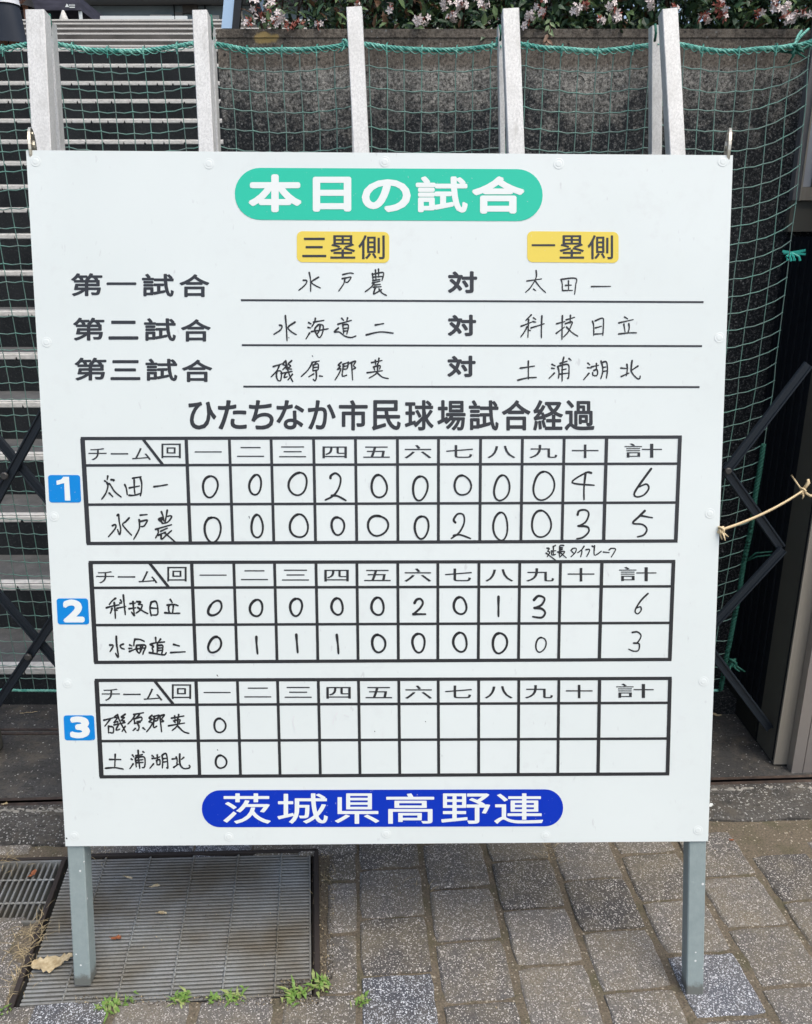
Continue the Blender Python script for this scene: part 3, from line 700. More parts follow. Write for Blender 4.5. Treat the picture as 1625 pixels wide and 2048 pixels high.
for i_, pth in enumerate(([top[2], on_y(1590, 88, 2.17), on_y(1601, 74, 2.24), on_y(1618, 58, 2.4)], [top[3], on_y(1583, 104, 2.17), on_y(1604, 100, 2.24), on_y(1625, 88, 2.4)], [top[1] + Vector((-.02,-.01,0)), on_y(1588, 96, 2.15), on_y(1597, 72, 2.2), on_y(1604, 62, 2.3)])): rope(pth, 'corner_rope', M_rope if i_ != 1 else M_rope2, net, .0018, .0022, .025)
# ribbon tie and lower tie on the right edge
b = MB(); c = on_y(1584, 505, 2.2)
for e in ((1566,502),(1612,500),(1612,508),(1568,506)): b.bar(c, on_y(*e, 2.21), .006, .001, Vector((0,1,0)))
for e in ((1576,520),(1590,521),(1601,521),(1583,522)): b.tube([c, on_y(e[0]-2, 513, 2.19), on_y(*e, 2.19)], [.002,.003,.0035], 5)
b.build('ribbon_tie', mat('turquoise_tape', (0.04, 0.45, 0.36), 0.45), net)
b = MB(); b.tube([grid[0][31], on_y(1513,1106,2.2), on_y(1545,1103,2.19)], .0022, 5); b.tube([grid[0][31], on_y(1515,1113,2.2), on_y(1542,1110,2.19)], .0022, 5); b.build('tie_cord', M_rope2, net, True)
knot(on_y(1466, 1326, 2.2), .016, M_rope2, net, 'tie_knot', 5, 77)

# ------------------------------------------------------------------ folding gate: scissor lattice, end posts, housing
gate = empty('folding_gate', (0, 2.1, 0)); tag(gate, 'folding gate with dark slate scissor arms behind the signboard', 'gate')
GY = 2.115
P_ = lambda x, y: on_y(x, y, GY)
def arm(a, b_, dy=0.0, parent=gate):
    a = Vector(a) + Vector((0, dy, 0)); b_ = Vector(b_) + Vector((0, dy, 0)); m = MB()
    t = (b_-a).normalized(); n = t.cross(Vector((0,1,0)))
    m.bar(a, b_, .026, .006, Vector((0,1,0)), ch=.001)
    for s_ in (-.0095, .0095): m.bar(a + n*s_ - Vector((0,.005,0)), b_ + n*s_ - Vector((0,.005,0)), .0045, .005, Vector((0,1,0)), ch=.0006)
    m.build('scissor_arm', M_slate, parent)
def bolt(p, r_=.011):
    m = MB(); k = 16; c = [(p.x + r_*math.cos(2*math.pi*i/k), p.z + r_*math.sin(2*math.pi*i/k)) for i in range(k)]
    c2 = [(p.x + r_*.75*math.cos(2*math.pi*i/k), p.z + r_*.75*math.sin(2*math.pi*i/k)) for i in range(k)]
    m.add([(x, p.y, z) for x, z in c] + [(x, p.y-.004, z) for x, z in c] + [(x, p.y-.0065, z) for x, z in c2],
          [(i, (i+1) % k, (i+1) % k+k, i+k) for i in range(k)] + [(i+k, (i+1) % k+k, (i+1) % k+2*k, i+2*k) for i in range(k)] + [tuple(range(2*k, 3*k))])
    fixn(m.build('pivot_bolt', M_bolt, gate))
N1, N2, N3 = P_(1563,1095), P_(1451,938), P_(1613,727)
N4 = P_(1400,1272); N5 = P_(1540,1457)
arm(N2, N3, -.012); arm(N2 + Vector((-.01,0,.012)), N1, 0); arm(N4, N1, -.012); arm(N4, N5, 0); bolt(N2 + Vector((0,-.02,0)), .009)
XL = [P_(36,926), P_(79,1283)]
for (a, b_, c, d_) in (((-80,1139),(150,717),(-70,799),(190,1111)), ((-60,1492),(168,1149),(-60,1121),(230,1459)), ((-80,760),(180,360),(-80,400),(180,740))):
    if a[1] < 1000 and b_[1] < 400: continue
    arm(P_(*c), P_(*d_), 0); arm(P_(*a), P_(*b_), -.012)
bolt(P_(18,947) + Vector((0,-.024,0)), .0105); bolt(P_(64,1306) + Vector((0,-.024,0)), .0105)
# the lattice goes on behind the signboard
xa, xb = P_(190,1111).x, N2.x; zs_ = [N2.z, N4.z]; K = 6
for k in range(K):
    x0 = xa + (xb-xa)*k/K; x1 = xa + (xb-xa)*(k+1)/K
    for z0, z1 in ((N2.z, N1.z), (N1.z, N4.z), (N4.z, N5.z)):
        u, v = (z0, z1) if k % 2 else (z1, z0)
        arm((x0, GY, u), (x1, GY, v), 0 if (u > v) else -.012)
# right end post, champagne front and dark side
px0, px1 = on_ground(1547, 1536).x, on_ground(1574, 1536).x; py0 = on_ground(1547, 1536).y; py1 = py0 + .125
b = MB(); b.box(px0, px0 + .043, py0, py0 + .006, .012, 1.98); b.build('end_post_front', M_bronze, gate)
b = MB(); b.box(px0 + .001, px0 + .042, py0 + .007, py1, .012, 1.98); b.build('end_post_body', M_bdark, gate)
b = MB(); b.bar((px0 + .0005, py0 + .012, .02), (px0 + .0005, py0+.012, 1.97), .003, .004); b.build('end_post_seam', M_housing, gate)
lp = on_ground(8, 1498); b = MB(); b.box(lp.x - .05, lp.x, lp.y - .12, lp.y, .012, 1.98); b.build('end_post_body', M_bdark, gate)
# housing on the right with dark ribs
hs = empty('gate_housing', (1.3, 2.35, 0)); tag(hs, 'black steel gate housing with vertical ribs at the right edge', 'gate housing')
b = MB(); b.box(px0 + .002, 1.62, py1 + .002, 2.455, .004, 1.50); b.build('housing_body', M_housing, hs)
for k in range(7):
    y = py1 + .03 + k*.042; b = MB(); b.box(px0 - .004, px0 + .0015, y, y + .012, .10, 1.49); b.build('rib', M_housing, hs)
b = MB(); b.box(px0 - .003, px0 + .0018, py1 + .01, 2.45, .014, .095); b.build('kick_plate', mat('dark_olive_plate', (0.018, 0.02, 0.018), 0.5, 0.3), hs)
# clear strip of light on the housing edge behind the net
# building column and ticket booth on the right
cb = empty('gate_building', (1.5, 2.4, 0)); tag(cb, 'stainless clad gate building with a small window above the dark recess', 'building')
c0 = on_ground(1583, 1549); b = MB(); b.box(c0.x, c0.x + .032, c0.y, c0.y + .03, 0.005, 2.3); b.build('column_trim', M_steel, cb)
b = MB(); b.box(c0.x + .0345, 1.75, c0.y + .001, c0.y + .03, 0.005, 2.3); b.build('column_panel', M_steel, cb)
b = MB(); b.box(c0.x + .004, 1.75, c0.y + .031, c0.y + .08, 0.005, 2.3); b.build('column_core', M_housing, cb)
bz = EYE.z + 2.5 * tan_at(464); bl_ = on_y(1576, 464, 2.44).x; BTZ = on_y(1614, 28, 2.52).z
b = MB(); b.box(bl_, 1.9, 2.44, 2.462, bz, on_y(0, 401, 2.44).z); b.build('lintel', M_bdark, cb)
b = MB(); b.box(bl_ + .018, 1.9, 2.432, 2.4615, on_y(0, 401, 2.432).z + .001, on_y(0, 374, 2.432).z); b.build('sill', M_bronze, cb)
b = MB(); b.box(bl_, bl_ + .016, 2.436, 2.4625, on_y(0, 401, 2.44).z + .001, BTZ); b.build('window_frame', mat('dark_steel_frame', (0.24, 0.245, 0.25), 0.4, 0.5), cb)
b = MB(); b.box(bl_ + .0165, bl_ + .021, 2.430, 2.4355, on_y(0, 401, 2.43).z, BTZ - .002); b.build('bead', M_bronze, cb)
b = MB(); b.box(bl_ + .022, bl_ + .050, 2.445, 2.4618, on_y(0, 373, 2.44).z, BTZ - .003); b.build('window_stile', mat('pale_grey_stile', (0.36, 0.40, 0.45), 0.4, 0.1), cb)
b = MB(); b.box(bl_ + .0505, bl_ + .060, 2.440, 2.4618, on_y(0, 373, 2.44).z, BTZ - .003); b.build('window_stile', M_bdark, cb)
b = MB(); b.box(bl_ + .061, 1.9, 2.452, 2.4618, on_y(0, 373, 2.44).z, BTZ - .004); b.build('window_pane', mat('dark_glass', (0.008, 0.009, 0.011), 0.12), cb)

# ------------------------------------------------------------------ the signboard
sign = empty('scoreboard_sign', (B0.x, B0.y, 0)); tag(sign, 'large white standing sign with the day\'s baseball games and three handwritten score tables', 'signboard')
cor = [(52,300),(1467,310),(1417,1683),(131,1693)]
def slab(name, pts, off0, off1, m, par):
    f_ = [on_board(x, y, off1) for x, y in pts]; k_ = [p + BN * (off0 - off1) for p in f_]; k = len(f_); b = MB()
    b.add(f_ + k_, [tuple(range(k-1, -1, -1)), tuple(range(k, 2*k))] + [(i, (i+1) % k, (i+1) % k + k, i + k) for i in range(k)])
    return fixn(b.build(name, m, par))
slab('board_panel', cor, -.004, 0, M_board, sign)
Bd = (on_board(774, 1688) - on_board(774, 306)); Bd.normalize()     # downwards along the board
Bx = Bd.cross(BN).normalized()
if Bx.x < 0: Bx = -Bx
def board_leg(px_top, px_bot, ybot, w_px, side):
    off = -.0045; wdt = w_px * 1.66 / F
    b0 = on_board(px_bot, ybot, off); t0 = b0 - Bd * 1.56
    # straight bar following the board plane
    t0 = on_board(px_top, 1700, off); dr = (t0 - b0).normalized(); t0 = b0 + dr * 1.58
    b = MB(); cen = -BN * (wdt/2 + 0.0)
    b0c = b0 + cen; t0c = t0 + cen
    b.bar(b0c, t0c, wdt, wdt, BN, ch=.0022)
    zmin = min(v[2] for v in b.v)
    vs = list(b.v)
    # saw the foot off level with the ground
    nv = []
    for v in vs:
        v = Vector(v)
        if (v - b0c).length < .1: v = v + dr * ((0.003 - v.z) / dr.z)
        nv.append(tuple(v))
    b.v = nv
    return fixn(b.build('leg', M_leg, sign))
board_leg(151, 165, 1983, 34, 0); board_leg(1396, 1391, 1982, 34, 1)
# rear struts, hinged at the top and standing on the ground behind
for sx, px in ((-1, 75), (1, 1443)):
    tp = on_board(px, 330, -.05); ft = Vector((tp.x * .92, tp.y + .22, 0.02)); b = MB(); b.bar(tp, ft, .03, .03, Vector((0,1,0)), ch=.002); b.build('rear_strut', M_leg, sign)
    b = MB(); a0 = on_board(px - 2*sx, 332, -.012)
b = MB(); b.bar(on_board(110, 1000, -.02), on_board(1420, 1000, -.02), .03, .028, BN); b.build('back_rail', M_leg, sign)
# hinge plates, round, seen almost edge-on above the top corners
M_hrim = mat('worn_zinc_edge', (0.62, 0.60, 0.50), 0.35, 0.6)
for sx, px, cy in ((-1, 64, 302), (1, 1453, 304)):
    c = on_board(px, cy, -.03); ax = Vector((1, .27 * (1 if sx < 0 else -1), 0)).normalized()
    u_ = Vector((0,0,1)); v_ = ax.cross(u_).normalized(); b = MB(); k = 30
    for off, th, r_, mi in ((0, .0042, .041, 1), (.0043 if sx > 0 else -.0006, .0005, .0405, 0), (-.0006 if sx > 0 else .0043, .0005, .0405, 0)):
        ring = [c + ax*off + u_*r_*math.sin(2*math.pi*i/k) + v_*r_*.9*math.cos(2*math.pi*i/k) for i in range(k)]
        b.add(ring + [p + ax*th for p in ring], [tuple(range(k)), tuple(range(2*k-1, k-1, -1))] + [(i, i+k, (i+1) % k+k, (i+1) % k) for i in range(k)], mi)
    b.tube([c - ax*.0035 + u_*.010, c + ax*.0075 + u_*.010], .0085, 10, 1); b.tube([c + u_*.030 - ax*.002, c + u_*.030 + ax*.0062], .0035, 8, 1)
    fixn(b.build('hinge_plate', [M_brass, M_hrim], sign))
# plastic caps over the screws
caps = [(71,322),(418,327),(770,323),(1118,327),(1447,322),(93,684),(108,1033),(135,1367),(149,1672),(1440,675),(1421,1027),(1408,1363),(1397,1661),(458,1674),(773,1668),(1092,1671)]
for i, (x, y) in enumerate(caps):
    c = on_board(x, y, .0003); m = MB(); k = 24; r_ = .0098
    def rg(r, h): return [c + BN*h + (Bx*math.cos(2*math.pi*q/k) + Bd*math.sin(2*math.pi*q/k))*r for q in range(k)]
    rings = [rg(r_, 0), rg(r_*.90, .00025), rg(r_*.62, .0002), rg(r_*.48, .0006), rg(r_*.36, .00065)]
    m.add(sum(rings, []), [(L*k+q, L*k+(q+1) % k, (L+1)*k+(q+1) % k, (L+1)*k+q) for L in range(4) for q in range(k)] + [tuple(range(4*k, 5*k))])
    fixn(m.build('screw_cap', M_pin, sign, False))

# ---- lettering
def glyph_mesh(text, off=0.0):
    c = bpy.data.curves.new('t', 'FONT'); c.body = text; c.offset = off; c.resolution_u = 4
    o = bpy.data.objects.new('t', c); C.objects.link(o); me = bpy.data.meshes.new_from_object(o)
    bpy.data.objects.remove(o); bpy.data.curves.remove(c)
    v = [(a.co.x, a.co.y) for a in me.vertices]; f = [tuple(p.vertices) for p in me.polygons]; bpy.data.meshes.remove(me); return v, f
cache = {}
def glyph(t, off=0.0):
    if (t, off) not in cache: cache[(t, off)] = glyph_mesh(t, off)
    return cache[(t, off)]
def put_bbox(b, text, quad, lift, off=0.0, mi=0):
    r_ = off * 52
    if r_ > 0:
        qs = [(quad[0][0]+r_, quad[0][1]+r_), (quad[1][0]-r_, quad[1][1]+r_), (quad[2][0]-r_, quad[2][1]-r_), (quad[3][0]+r_, quad[3][1]-r_)]
        for k in range(9):
            a = 2*math.pi*k/8; dx, dy = (r_*math.cos(a), r_*math.sin(a)) if k < 8 else (0, 0)
            put_bbox(b, text, [(x+dx, y+dy) for x, y in qs], lift + k*.000012, 0.0, mi)
        return
    """glyph outline stretched to a four-cornered patch (TL TR BR BL, photo points) on the board"""
    v, f = glyph(text, off); xs = [p[0] for p in v]; ys = [p[1] for p in v]; x0, x1, y0, y1 = min(xs), max(xs), min(ys), max(ys)
    tl, tr, br, bl_ = [Vector((q[0], q[1], 0)) for q in quad]; vs = []
    for x, y in v:
        u = (x-x0)/(x1-x0); t = (y1-y)/(y1-y0) if y1 > y0 else 0; p = (tl*(1-u)+tr*u)*(1-t) + (bl_*(1-u)+br*u)*t; vs.append(on_board(p.x, p.y, lift))
    b.add(vs, f, mi)
def put_em(b, ch, cx, cy, w_, h_, lift, off=0.0, sl=0.0):
    v, f = glyph(ch, off); b.add([on_board(cx + (x-.5)*w_, cy - (y-.37)*h_ + sl*(x-.5)*w_, lift) for x, y in v], f)
def rect(x0, y0, x1, y1): return [(x0,y0),(x1,y0),(x1,y1),(x0,y1)]
def rounded(x0, y0, x1, y1, r_, dy=0.0, skew=0.0, n=9):
    out = []
    for cx, cy, a0 in ((x0+r_, y0+r_, 180), (x1-r_, y0+r_, 270), (x1-r_, y1-r_, 0), (x0+r_, y1-r_, 90)):
        for k in range(n+1):
            a = rad(a0 + 90*k/n); x = cx + r_*math.cos(a); y = cy + r_*math.sin(a)
            out.append((x + skew*(y-y0), y + dy*(x-x0)/(x1-x0)))
    return out
def flat(b, pts, lift, mi=0):
    b.add([on_board(x, y, lift) for x, y in pts], [tuple(range(len(pts)-1, -1, -1))], mi)
# green title plate
tp = slab('title_plate', rounded(470, 335, 1086, 439, 51, 3), .0002, .0006, M_green, sign)
for ch, x0, x1, y0, y1 in (('本',497,604,348,424),('日',626,703,353,423),('の',724,822,358,424),('試',832,936,352,425),('合',944,1050,352,427)):
    b = MB(); put_bbox(b, ch, rect(x0,y0,x1,y1), .0010, 0.062 if ch != '試' else .042); b.build('letter', M_white, tp)
for txt, x0, x1, xs_, y0 in (('三塁側',594,779,((605,653),(661,711),(717,770)),462), ('一塁側',1055,1238,((1064,1111),(1120,1169),(1176,1227)),462)):
    pl = slab('side_plate', rounded(x0, y0, x1, y0+62, 11, 1.5), .0002, .0006, M_yellow, sign)
    b = MB()
    for k, (ch, (a, c)) in enumerate(zip(txt, xs_)):
        if ch == '一': flat(b, rect(a, 488, c, 492), .0010)
        else: put_bbox(b, ch, rect(a, 475 if ch == '三' else 470, c, 514 if ch == '三' else 517 if k < 2 else 518), .0010, .008)
    b.build('lettering', M_print, pl)
def line_of(chars, boxes, off, lift=.0005, m=M_print, name='printed_line'):
    for ch, (x0, x1, y0, y1) in zip(chars, boxes):
        b = MB()
        if ch == '一': flat(b, rounded(x0, (y0+y1)/2-2.6, x1, (y0+y1)/2+2.6, 2.4), lift)
        else: put_bbox(b, ch, rect(x0,y0,x1,y1), lift, off)
        b.build('letter', m, sign)
line_of('第一試合', [(142,205,546,592),(213,273,542,592),(284,348,547,593),(359,419,548,594)], .022)
line_of('第二試合', [(146,209,635,681),(217,277,641,679),(288,352,636,682),(362,422,638,683)], .022)
line_of('第三試合', [(149,213,715,761),(221,281,720,760),(291,355,717,762),(364,425,719,764)], .022)
for x0, x1, y0, y1 in ((896,955,542,586),(896,953,629,672),(895,952,711,754)): line_of('対', [(x0,x1,y0,y1)], .032)
for a, b_ in (((482,600),(1408,604)), ((484,690),(1405,692)), ((487,773),(1400,774))):
    b = MB(); flat(b, [(a[0],a[1]-1.9),(b_[0],b_[1]-2),(b_[0],b_[1]+2),(a[0],a[1]+2)], .0004); b.build('ruled_line', M_print, sign)
hx = [(377,433),(436,494),(498,548),(553,609),(616,672),(678,736),(744,802),(810,868),(875,932),(938,998),(1004,1062),(1067,1127),(1130,1190)]
for i, (ch, (a, c)) in enumerate(zip('ひたちなか市民球場試合経過', hx)):
    b = MB(); put_bbox(b, ch, rect(a, (800 if i not in (0,) else 803), c, (861 if i > 4 else 859)), .0005, .026); b.build('letter', M_print, sign)
fp = slab('footer_plate', rounded(404, 1581, 1127, 1655, 36.5, -2), .0002, .0006, M_navy, sign)
for ch, x0, x1 in (('茨',447,542),('城',555,656),('県',670,759),('高',773,869),('野',883,981),('連',989,1087)):
    b = MB(); put_bbox(b, ch, rect(x0, 1587, x1, 1648), .0010, .014); b.build('letter', M_white, fp)
for ch, x0, y0, x1, y1, sk, (a, c, e, g) in (('1',96,950,160,1005,.045,(113,140,953,1001)), ('2',113,1197,176,1249,.05,(125,168,1199,1245)), ('3',127,1431,188,1481,.05,(139,179,1433,1477))):
    pl = slab('number_plate', rounded(x0, y0, x1, y1, 5.5, 0, sk), .0002, .0006, M_blue, sign)
    b = MB()
    if ch == '1': flat(b, [(127,953.5),(138,953.5),(141,1001),(130,1001),(128.5,966),(113.5,970),(113,961.5),(122,959)], .0010)
    else: put_bbox(b, ch, [(a,e),(c,e),(c+1.5,g),(a+1.5,g)], .0010, .062)
    b.build('numeral', M_white, pl)

# ---- the three tables
FU = [.1735,.2457,.3156,.3867,.4568,.5270,.5958,.6663,.7363,.8062,.8772]
tabs = [dict(q=[(165,877),(1361,874),(1352.5,1082),(177,1087)], v=(0,.256,.63,1), m=M_print, hd=904, lab='score table of the first game'),
        dict(q=[(181,1125),(1348,1123),(1340.5,1319),(192,1325)], v=(0,.254,.627,1), m=M_black, hd=1149, lab='score table of the second game'),
        dict(q=[(193,1361),(1341,1357),(1336,1548),(203,1554)], v=(0,.256,.63,1), m=M_black, hd=1383, lab='score table of the third game')]
nums = '一二三四五六七八九十'
for ti, T in enumerate(tabs):
    q = [Vector((x, y, 0)) for x, y in T['q']]; P = lambda u, v: bil(q, u, v)
    b = MB(); lift = [0.0]
    def strip(a, c, hw):
        d_ = (c - a).normalized(); n = Vector((-d_.y, d_.x, 0)) * hw; lift[0] += .00002
        flat(b, [((a+n).x,(a+n).y), ((c+n).x,(c+n).y), ((c-n).x,(c-n).y), ((a-n).x,(a-n).y)], .0004 + lift[0])
    for v in T['v']: strip(P(-.003, v), P(1.003, v), 3.3 if v in (0, 1) else 2.6)
    for u in [0] + FU + [1]: strip(P(u, 0), P(u, 1), {0: 4.6, 1: 3.8}.get(u, 3.4 if u in (FU[0], FU[-1]) else 2.9))
    strip(P(.101, .005), P(.133, T['v'][1]), 2.8); b.build('table_grid', T['m'], sign)
    hv = T['v'][1] / 2
    b = MB(); mm = P(.058, hv*1.12)
    HM = M_print if ti == 0 else M_black
    for k, ch in enumerate('チーム'): b = MB(); put_em(b, ch, P(.020 + .0368*k + .004, hv).x, mm.y + 1, 44, 30, .0006, .0); b.build('heading_letter', HM, sign)
    c = P(.1475, hv*.92); b = MB(); put_em(b, '回', c.x, c.y, 46, 33, .0006, .004); b.build('heading_letter', HM, sign)
    UU = FU + [1]
    for k, ch in enumerate(nums):
        c = P((UU[k]+UU[k+1])/2, hv*1.02); b = MB()
        if ch == '一': flat(b, rect(c.x-27, c.y-1.2, c.x+27, c.y+1.0), .0006)
        elif ch in '二三':
            for dy, hw in (((-8.5,20),(9,27)) if ch == '二' else ((-9.5,23),(0,18),(10,27))): flat(b, rect(c.x-hw, c.y+dy-1.2, c.x+hw, c.y+dy+1.1), .0006)
        else: put_em(b, ch, c.x, c.y + 1, 59, 29, .0006, .004)
        b.build('heading_letter', HM, sign)
    c = P((UU[10]+UU[11])/2, hv*1.02); b = MB(); put_em(b, '計', c.x, c.y, 84, 31, .0006, .0); b.build('heading_letter', HM, sign)

# ---- handwriting: pen strokes as drawn
def catmull(p, n=5):
    if len(p) < 3: return [p[0], ((p[0][0]*.5+p[1][0]*.5), (p[0][1]*.5+p[1][1]*.5)), p[1]] if len(p) == 2 else p
    out = []
    for i in range(len(p)-1):
        a = p[i-1] if i else p[0]; b = p[i]; c = p[i+1]; d_ = p[i+2] if i+2 < len(p) else p[-1]
        for k in range(n):
            t = k/n; out.append(tuple(.5*((2*b[j]) + (-a[j]+c[j])*t + (2*a[j]-5*b[j]+4*c[j]-d_[j])*t*t + (-a[j]+3*b[j]-3*c[j]+d_[j])*t**3) for j in (0,1)))
    out.append(p[-1]); return out
strokeno = [0]
def pen(b, pts, wpx, rr):
    pts = catmull(pts); m = len(pts); L = []; Rr = []; strokeno[0] = (strokeno[0] + 1) % 24; lift = .00045 + strokeno[0]*.000015
    for i, p in enumerate(pts):
        a = pts[max(0, i-1)]; c = pts[min(m-1, i+1)]; dx, dy = c[0]-a[0], c[1]-a[1]; l = math.hypot(dx, dy) or 1
        t = i/(m-1); ww = wpx*1.22/2 * (1.12 - .35*t + .10*math.sin(t*9 + rr.random())) ; nx_, ny_ = -dy/l*ww, dx/l*ww
        L.append((p[0]+nx_, p[1]+ny_)); Rr.append((p[0]-nx_, p[1]-ny_))
    def cap(c, r_, ang): return [(c[0] + r_*math.cos(ang + rad(a)), c[1] + r_*math.sin(ang + rad(a))) for a in (45, 90, 135)]
    vs = [on_board(x, y, lift) for x, y in L + Rr]; fs = [(i, i+1, i+1+m, i+m) for i in range(m-1)]
    for (c, nb, a_, b__) in ((pts[0], pts[1], 0, m), (pts[-1], pts[-2], m-1, 2*m-1)):
        ang = math.atan2(c[1]-nb[1], c[0]-nb[0]); r_ = math.hypot(L[a_][0]-c[0], L[a_][1]-c[1])
        e = [(c[0] + r_*math.cos(ang + rad(k)), c[1] + r_*math.sin(ang + rad(k))) for k in (-60,-30,0,30,60)]
        s0 = len(vs); vs += [on_board(x, y, lift) for x, y in e]
        first, last = (a_, b__) if (L[a_][0]-c[0])*(e[0][0]-c[0]) + (L[a_][1]-c[1])*(e[0][1]-c[1]) > 0 else (b__, a_)
        fs.append((first, s0, s0+1, s0+2, s0+3, s0+4, last))
    b.add(vs, fs)
def write(org, sc, strokes, wpx, m=M_pen, name='handwriting'):
    rr = random.Random(len(strokes)); b = MB()
    for s_ in strokes: pen(b, [(org[0] + x/sc, org[1] + y/sc) for x, y in s_], wpx, rr)
    return b.build(name, m, sign)
HA = ((530,530), 6.25); HB = ((1030,530), 6.0185); T1 = ((190,930), 8.125); T2 = ((200,1180), 8.125); T3 = ((200,1410), 8.125); TB = ((1080,1080), 9.5588)
W = []
W.append((HA, 2.5, [
 [[(555,92),(572,190),(573,328)],[(482,188),(525,195),(505,245),(425,315)],[(672,150),(585,208),(625,250),(695,285)]],
 [[(975,118),(1060,98),(1108,105)],[(968,168),(1020,158),(1078,150),(1040,210),(1010,212)],[(1000,180),(985,235),(925,322)]],
 [[(1345,105),(1355,190)],[(1345,115),(1470,90),(1485,120),(1465,190)],[(1383,60),(1390,180)],[(1422,50),(1425,150)],[(1350,150),(1465,140)],[(1352,192),(1440,178)],[(1345,222),(1440,200)],[(1365,225),(1330,275),(1255,332)],[(1375,248),(1445,238)],[(1360,275),(1455,268)],[(1385,275),(1360,352),(1375,355),(1462,305)],[(1430,300),(1470,350),(1522,378)]]]))
W.append((HA, 2.7, [
 [[(257,632),(270,790),(278,945)],[(185,750),(215,760),(195,810),(112,865)],[(378,712),(290,775),(330,830),(392,868)]],
 [[(548,718),(578,735)],[(542,778),(572,785)],[(560,848),(515,922)],[(632,665),(622,710),(588,770)],[(610,712),(738,690)],[(668,745),(625,800),(650,870),(685,905),(720,850),(730,760),(690,742),(668,745)],[(585,830),(680,815),(792,795)],[(690,760),(680,820),(650,865)]],
 [[(962,665),(985,690)],[(1035,660),(1025,695)],[(915,738),(1082,690)],[(975,740),(985,850)],[(975,745),(1035,742),(1045,780),(1025,860)],[(1000,790),(1028,785)],[(1000,825),(1025,820)],[(920,785),(870,835),(930,835),(1000,885),(1075,905),(1140,885)]],
 [[(1382,748),(1485,730)],[(1268,872),(1440,835),(1605,850)]]]))
W.append((HA, 2.6, [
 [[(105,1268),(232,1228)],[(182,1250),(150,1320),(80,1395)],[(150,1325),(145,1390),(165,1440),(200,1435),(205,1330),(150,1325)],[(262,1195),(225,1240),(265,1260),(225,1305)],[(265,1270),(270,1300)],[(335,1195),(295,1235),(325,1262),(285,1290),(335,1300)],[(205,1352),(250,1345),(340,1328)],[(262,1200),(290,1320),(320,1400),(350,1455)],[(262,1350),(240,1405),(280,1395)],[(345,1365),(290,1435)]],
 [[(590,1215),(680,1198)],[(590,1230),(540,1310),(455,1392)],[(640,1210),(620,1245)],[(605,1250),(600,1320)],[(605,1250),(665,1235),(668,1305)],[(610,1280),(660,1275)],[(605,1320),(665,1308)],[(642,1320),(645,1400),(630,1445),(605,1425)],[(610,1360),(550,1395)],[(685,1385),(722,1390)]],
 [[(955,1215),(920,1250),(945,1265),(905,1305),(950,1295),(925,1360),(878,1435)],[(975,1240),(1045,1215)],[(985,1240),(975,1310),(970,1385),(1025,1375)],[(1045,1215),(1030,1290),(985,1300)],[(985,1268),(1030,1258)],[(1065,1225),(1135,1200),(1110,1255),(1135,1285),(1100,1300)],[(1085,1225),(1098,1435)]],
 [[(1335,1218),(1465,1192)],[(1382,1190),(1385,1240)],[(1428,1165),(1420,1225)],[(1360,1275),(1375,1310)],[(1360,1272),(1440,1255),(1435,1300)],[(1280,1345),(1470,1320)],[(1410,1235),(1400,1345),(1305,1412)],[(1400,1340),(1470,1400),(1545,1418)]]]))
W.append((HB, 2.3, [
 [[(258,65),(262,130),(240,190),(185,275),(132,325)],[(148,190),(325,165)],[(248,190),(310,270),(372,328)],[(228,288),(252,305)]],
 [[(558,172),(572,220),(575,305)],[(560,170),(735,158),(735,240),(722,348)],[(648,190),(650,305)],[(612,243),(682,240)],[(578,305),(695,303)]],
 [[(925,257),(1155,255)]]]))
W.append((HB, 2.5, [
 [[(200,598),(135,665)],[(78,735),(205,685)],[(168,655),(160,870)],[(150,740),(120,800),(75,862)],[(165,780),(190,788)],[(228,635),(255,652)],[(222,680),(255,685)],[(198,755),(355,705)],[(328,610),(322,780),(322,875)]],
 [[(575,608),(572,740),(570,892)],[(505,705),(605,678)],[(500,822),(600,745)],[(622,658),(722,628)],[(672,605),(668,700)],[(610,705),(690,682),(680,730),(640,810),(588,865)],[(625,745),(690,810),(760,855)]],
 [[(938,675),(952,730),(952,845)],[(970,670),(1060,638),(1070,700),(1062,845)],[(975,755),(1045,735)],[(972,830),(1055,825)]],
 [[(1325,625),(1360,645)],[(1255,695),(1428,655)],[(1315,710),(1330,800)],[(1375,705),(1380,760),(1365,810)],[(1255,828),(1380,815),(1468,815)]]]))
W.append((HB, 2.6, [
 [[(165,1155),(165,1370)],[(68,1240),(238,1215)],[(38,1385),(150,1358),(262,1352)]],
 [[(450,1195),(488,1212)],[(448,1240),(480,1245)],[(478,1300),(415,1362)],[(592,1110),(575,1200),(572,1395)],[(548,1182),(632,1155)],[(655,1125),(680,1145)],[(520,1220),(535,1290),(528,1360)],[(530,1215),(640,1195),(655,1270),(648,1360),(635,1358)],[(570,1262),(620,1250)],[(545,1312),(640,1300)]],
 [[(882,1180),(905,1200)],[(880,1235),(920,1238)],[(895,1302),(830,1380)],[(985,1185),(985,1260)],[(925,1225),(1010,1205)],[(955,1268),(990,1258),(1000,1300),(985,1330),(945,1325),(940,1290)],[(1040,1155),(1060,1230),(1058,1300),(1038,1365)],[(1050,1175),(1105,1165),(1118,1260),(1105,1360)],[(1065,1232),(1100,1225)],[(1065,1280),(1108,1272)]],
 [[(1352,1195),(1358,1250),(1345,1330)],[(1280,1238),(1355,1245)],[(1285,1340),(1375,1300)],[(1415,1150),(1405,1230),(1410,1290),(1470,1360),(1505,1365),(1512,1335)],[(1485,1215),(1415,1262)]]]))
